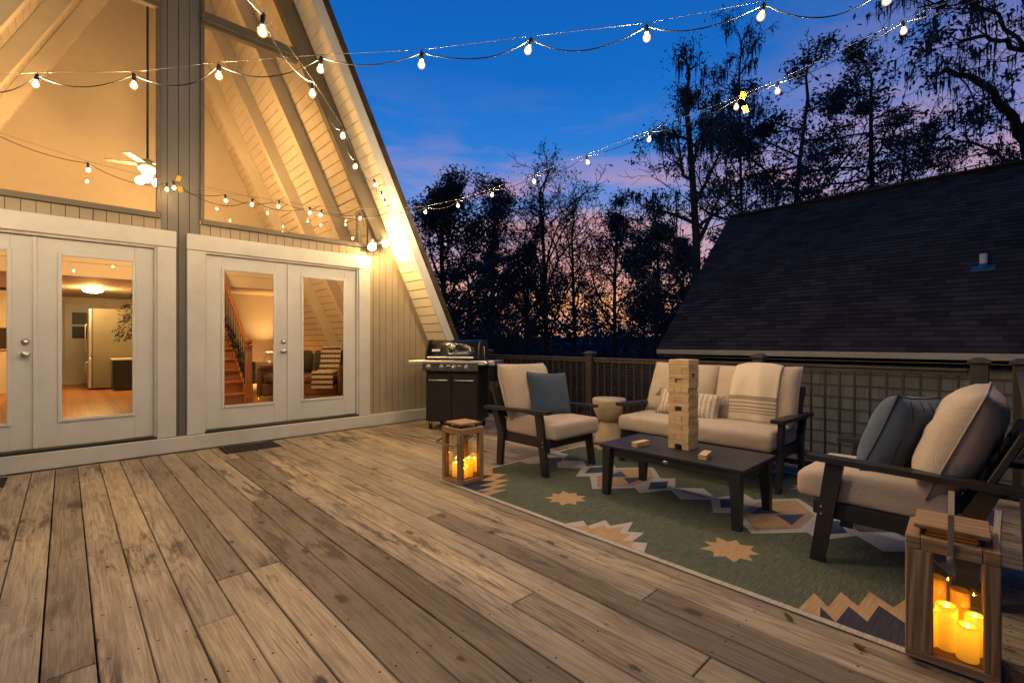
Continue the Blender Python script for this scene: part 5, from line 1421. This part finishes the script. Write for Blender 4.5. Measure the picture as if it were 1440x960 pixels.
# the old oak whose limbs reach in from the right, hung with moss
def pw(px, py, d):
    x, y = at(px, d); return Vector((x, y, 1.24+(480.5-py)/663*d))
rg = random.Random(77); ob = at(1500, 15.5)
root = thing('oak_tree', 'old oak reaching crooked moss hung limbs in from the right edge of the sky', 'tree', (ob[0], ob[1], GZ), 0, 'trees behind the deck')
tk = MB(); lf = MB(); ms = MB(); o0 = Vector((ob[0], ob[1], GZ)); tips = []
def limb(P, r0, r1):
    n = len(P); pts = []
    for i in range(n-1):
        for k in range(3):
            u = k/3; pts.append(P[i].lerp(P[i+1], u) + Vector((rg.gauss(0, .05), rg.gauss(0, .05), rg.gauss(0, .05))))
    pts.append(P[-1]); tk.tube([p-o0 for p in pts], [r0+(r1-r0)*i/(len(pts)-1) for i in range(len(pts))], 7, cap=False)
    return pts
def twig(p, dd, L, r, dep):
    pts = [p]; q = p.copy(); d_ = dd.copy()
    for i in range(4):
        d_ = (d_ + Vector((rg.gauss(0, .3), rg.gauss(0, .3), rg.gauss(0, .26)))).normalized(); q = q+d_*L/4; pts.append(q.copy())
    tk.tube([k-o0 for k in pts], [r*(1-.2*i) for i in range(5)], 4 if dep < 2 else 3, cap=False)
    tips.append(q.copy()); tips.append(pts[2].copy())
    if dep < 3:
        for k in range((4, 4, 3)[dep]):
            a = pts[rg.randrange(1, 5)]; nd = (d_ + Vector((rg.gauss(0, .8), rg.gauss(0, .8), rg.gauss(0, .6)))).normalized(); twig(a, nd, L*rg.uniform(.45, .75), r*.5, dep+1)
mains = [limb([o0-Vector((0, 0, .2)), pw(1492, 330, 15.3), pw(1462, 240, 15), pw(1437, 200, 14.8), pw(1428, 168, 14.6), pw(1402, 142, 14.4), pw(1370, 112, 14.2), pw(1335, 98, 14), pw(1310, 108, 13.8)], .20, .05),
         limb([pw(1437, 200, 14.8), pw(1470, 120, 14.7), pw(1445, 72, 14.5), pw(1410, 62, 14.2), pw(1385, 52, 14), pw(1350, 58, 13.7)], .11, .035),
         limb([pw(1462, 240, 15), pw(1500, 150, 15), pw(1480, 60, 15), pw(1440, 0, 15), pw(1400, -40, 15)], .12, .04),
         limb([pw(1462, 240, 15), pw(1425, 232, 15.4), pw(1380, 205, 15.8), pw(1330, 195, 16.2), pw(1290, 205, 16.4)], .06, .02),
         limb([pw(1445, 72, 14.5), pw(1400, 20, 14.4), pw(1340, -5, 14.2), pw(1290, 12, 14)], .06, .02)]
for pts in mains:
    for k in range(9):
        i = rg.randrange(len(pts)//3, len(pts)); dd = Vector((rg.gauss(-.5, .6), rg.gauss(.4, .6), rg.gauss(.15, .7))).normalized()
        twig(pts[i], dd, rg.uniform(.9, 2.0), .028, 0)
for p in tips:
    if rg.random() < .3 and noise.noise(p*.6) > .1:
        for _ in range(4): leafq(lf, p-o0+Vector((rg.gauss(0, .16), rg.gauss(0, .16), rg.gauss(0, .14))), .085, rg)
for _ in range(330):
    p = rg.choice(tips)-o0; ln = rg.uniform(.2, .85); w = rg.uniform(.03, .075)
    moss(ms, p, ln, w, rg)
tk.build('trunk', M['bark'], root, recalc=False); lf.build('crown', M['leafb'], root, recalc=False); ms.build('hanging_moss', M['moss'], root, recalc=False)['kind'] = 'stuff'

# far woods and undergrowth, one mass
wd_ = MB(); rg = random.Random(99)
for k in range(460):
    px = rg.uniform(380, 1350) if k < 390 else rg.uniform(-400, 2200); d = rg.uniform(38, 85); x, y = at(px, d); h_ = rg.uniform(5.0, 8.6)*(d/58)**.8*(.93 if 770 < px < 950 else 1.05)
    tw = rg.uniform(.05, .12)
    pts = [Vector((x, y, GZ-.2))]
    for i in range(4): pts.append(pts[-1]+Vector((rg.gauss(0, .18), rg.gauss(0, .18), h_/4)))
    wd_.mat = 0; wd_.tube(pts, [tw, tw*.8, tw*.6, tw*.4, .02], 4, cap=False); wd_.mat = 1
    for i in range(70):
        p = pts[rg.randrange(2, 5)] + Vector((rg.gauss(0, 1.1), rg.gauss(0, 1.1), rg.gauss(-.8, 1.3))); leafq(wd_, p, .32, rg)
for k in range(420):
    px = rg.uniform(400, 1000) if k < 330 else rg.uniform(-500, 2300); d = rg.uniform(15, 70); x, y = at(px, d); r_ = rg.uniform(.6, 1.5)
    if 8.5 < x < 18 and y < 6.5: continue
    if x < 7.5 and y < 20: continue
    for i in range(60):
        p = Vector((x+rg.gauss(0, r_), y+rg.gauss(0, r_), GZ+abs(rg.gauss(0, r_*.9)))); leafq(wd_, p, .20, rg)
M['leaff'] = mat_leaf('far_hazy_blue_leaves', (.035, .055, .080), (.075, .105, .145))  # bluish haze of the distance painted into the leaf colour
tag(wd_.build('far_woods', [M['bark'], M['leaff']], recalc=False), kind='stuff', label='dark far woods and undergrowth beyond the railing', cat='woods')
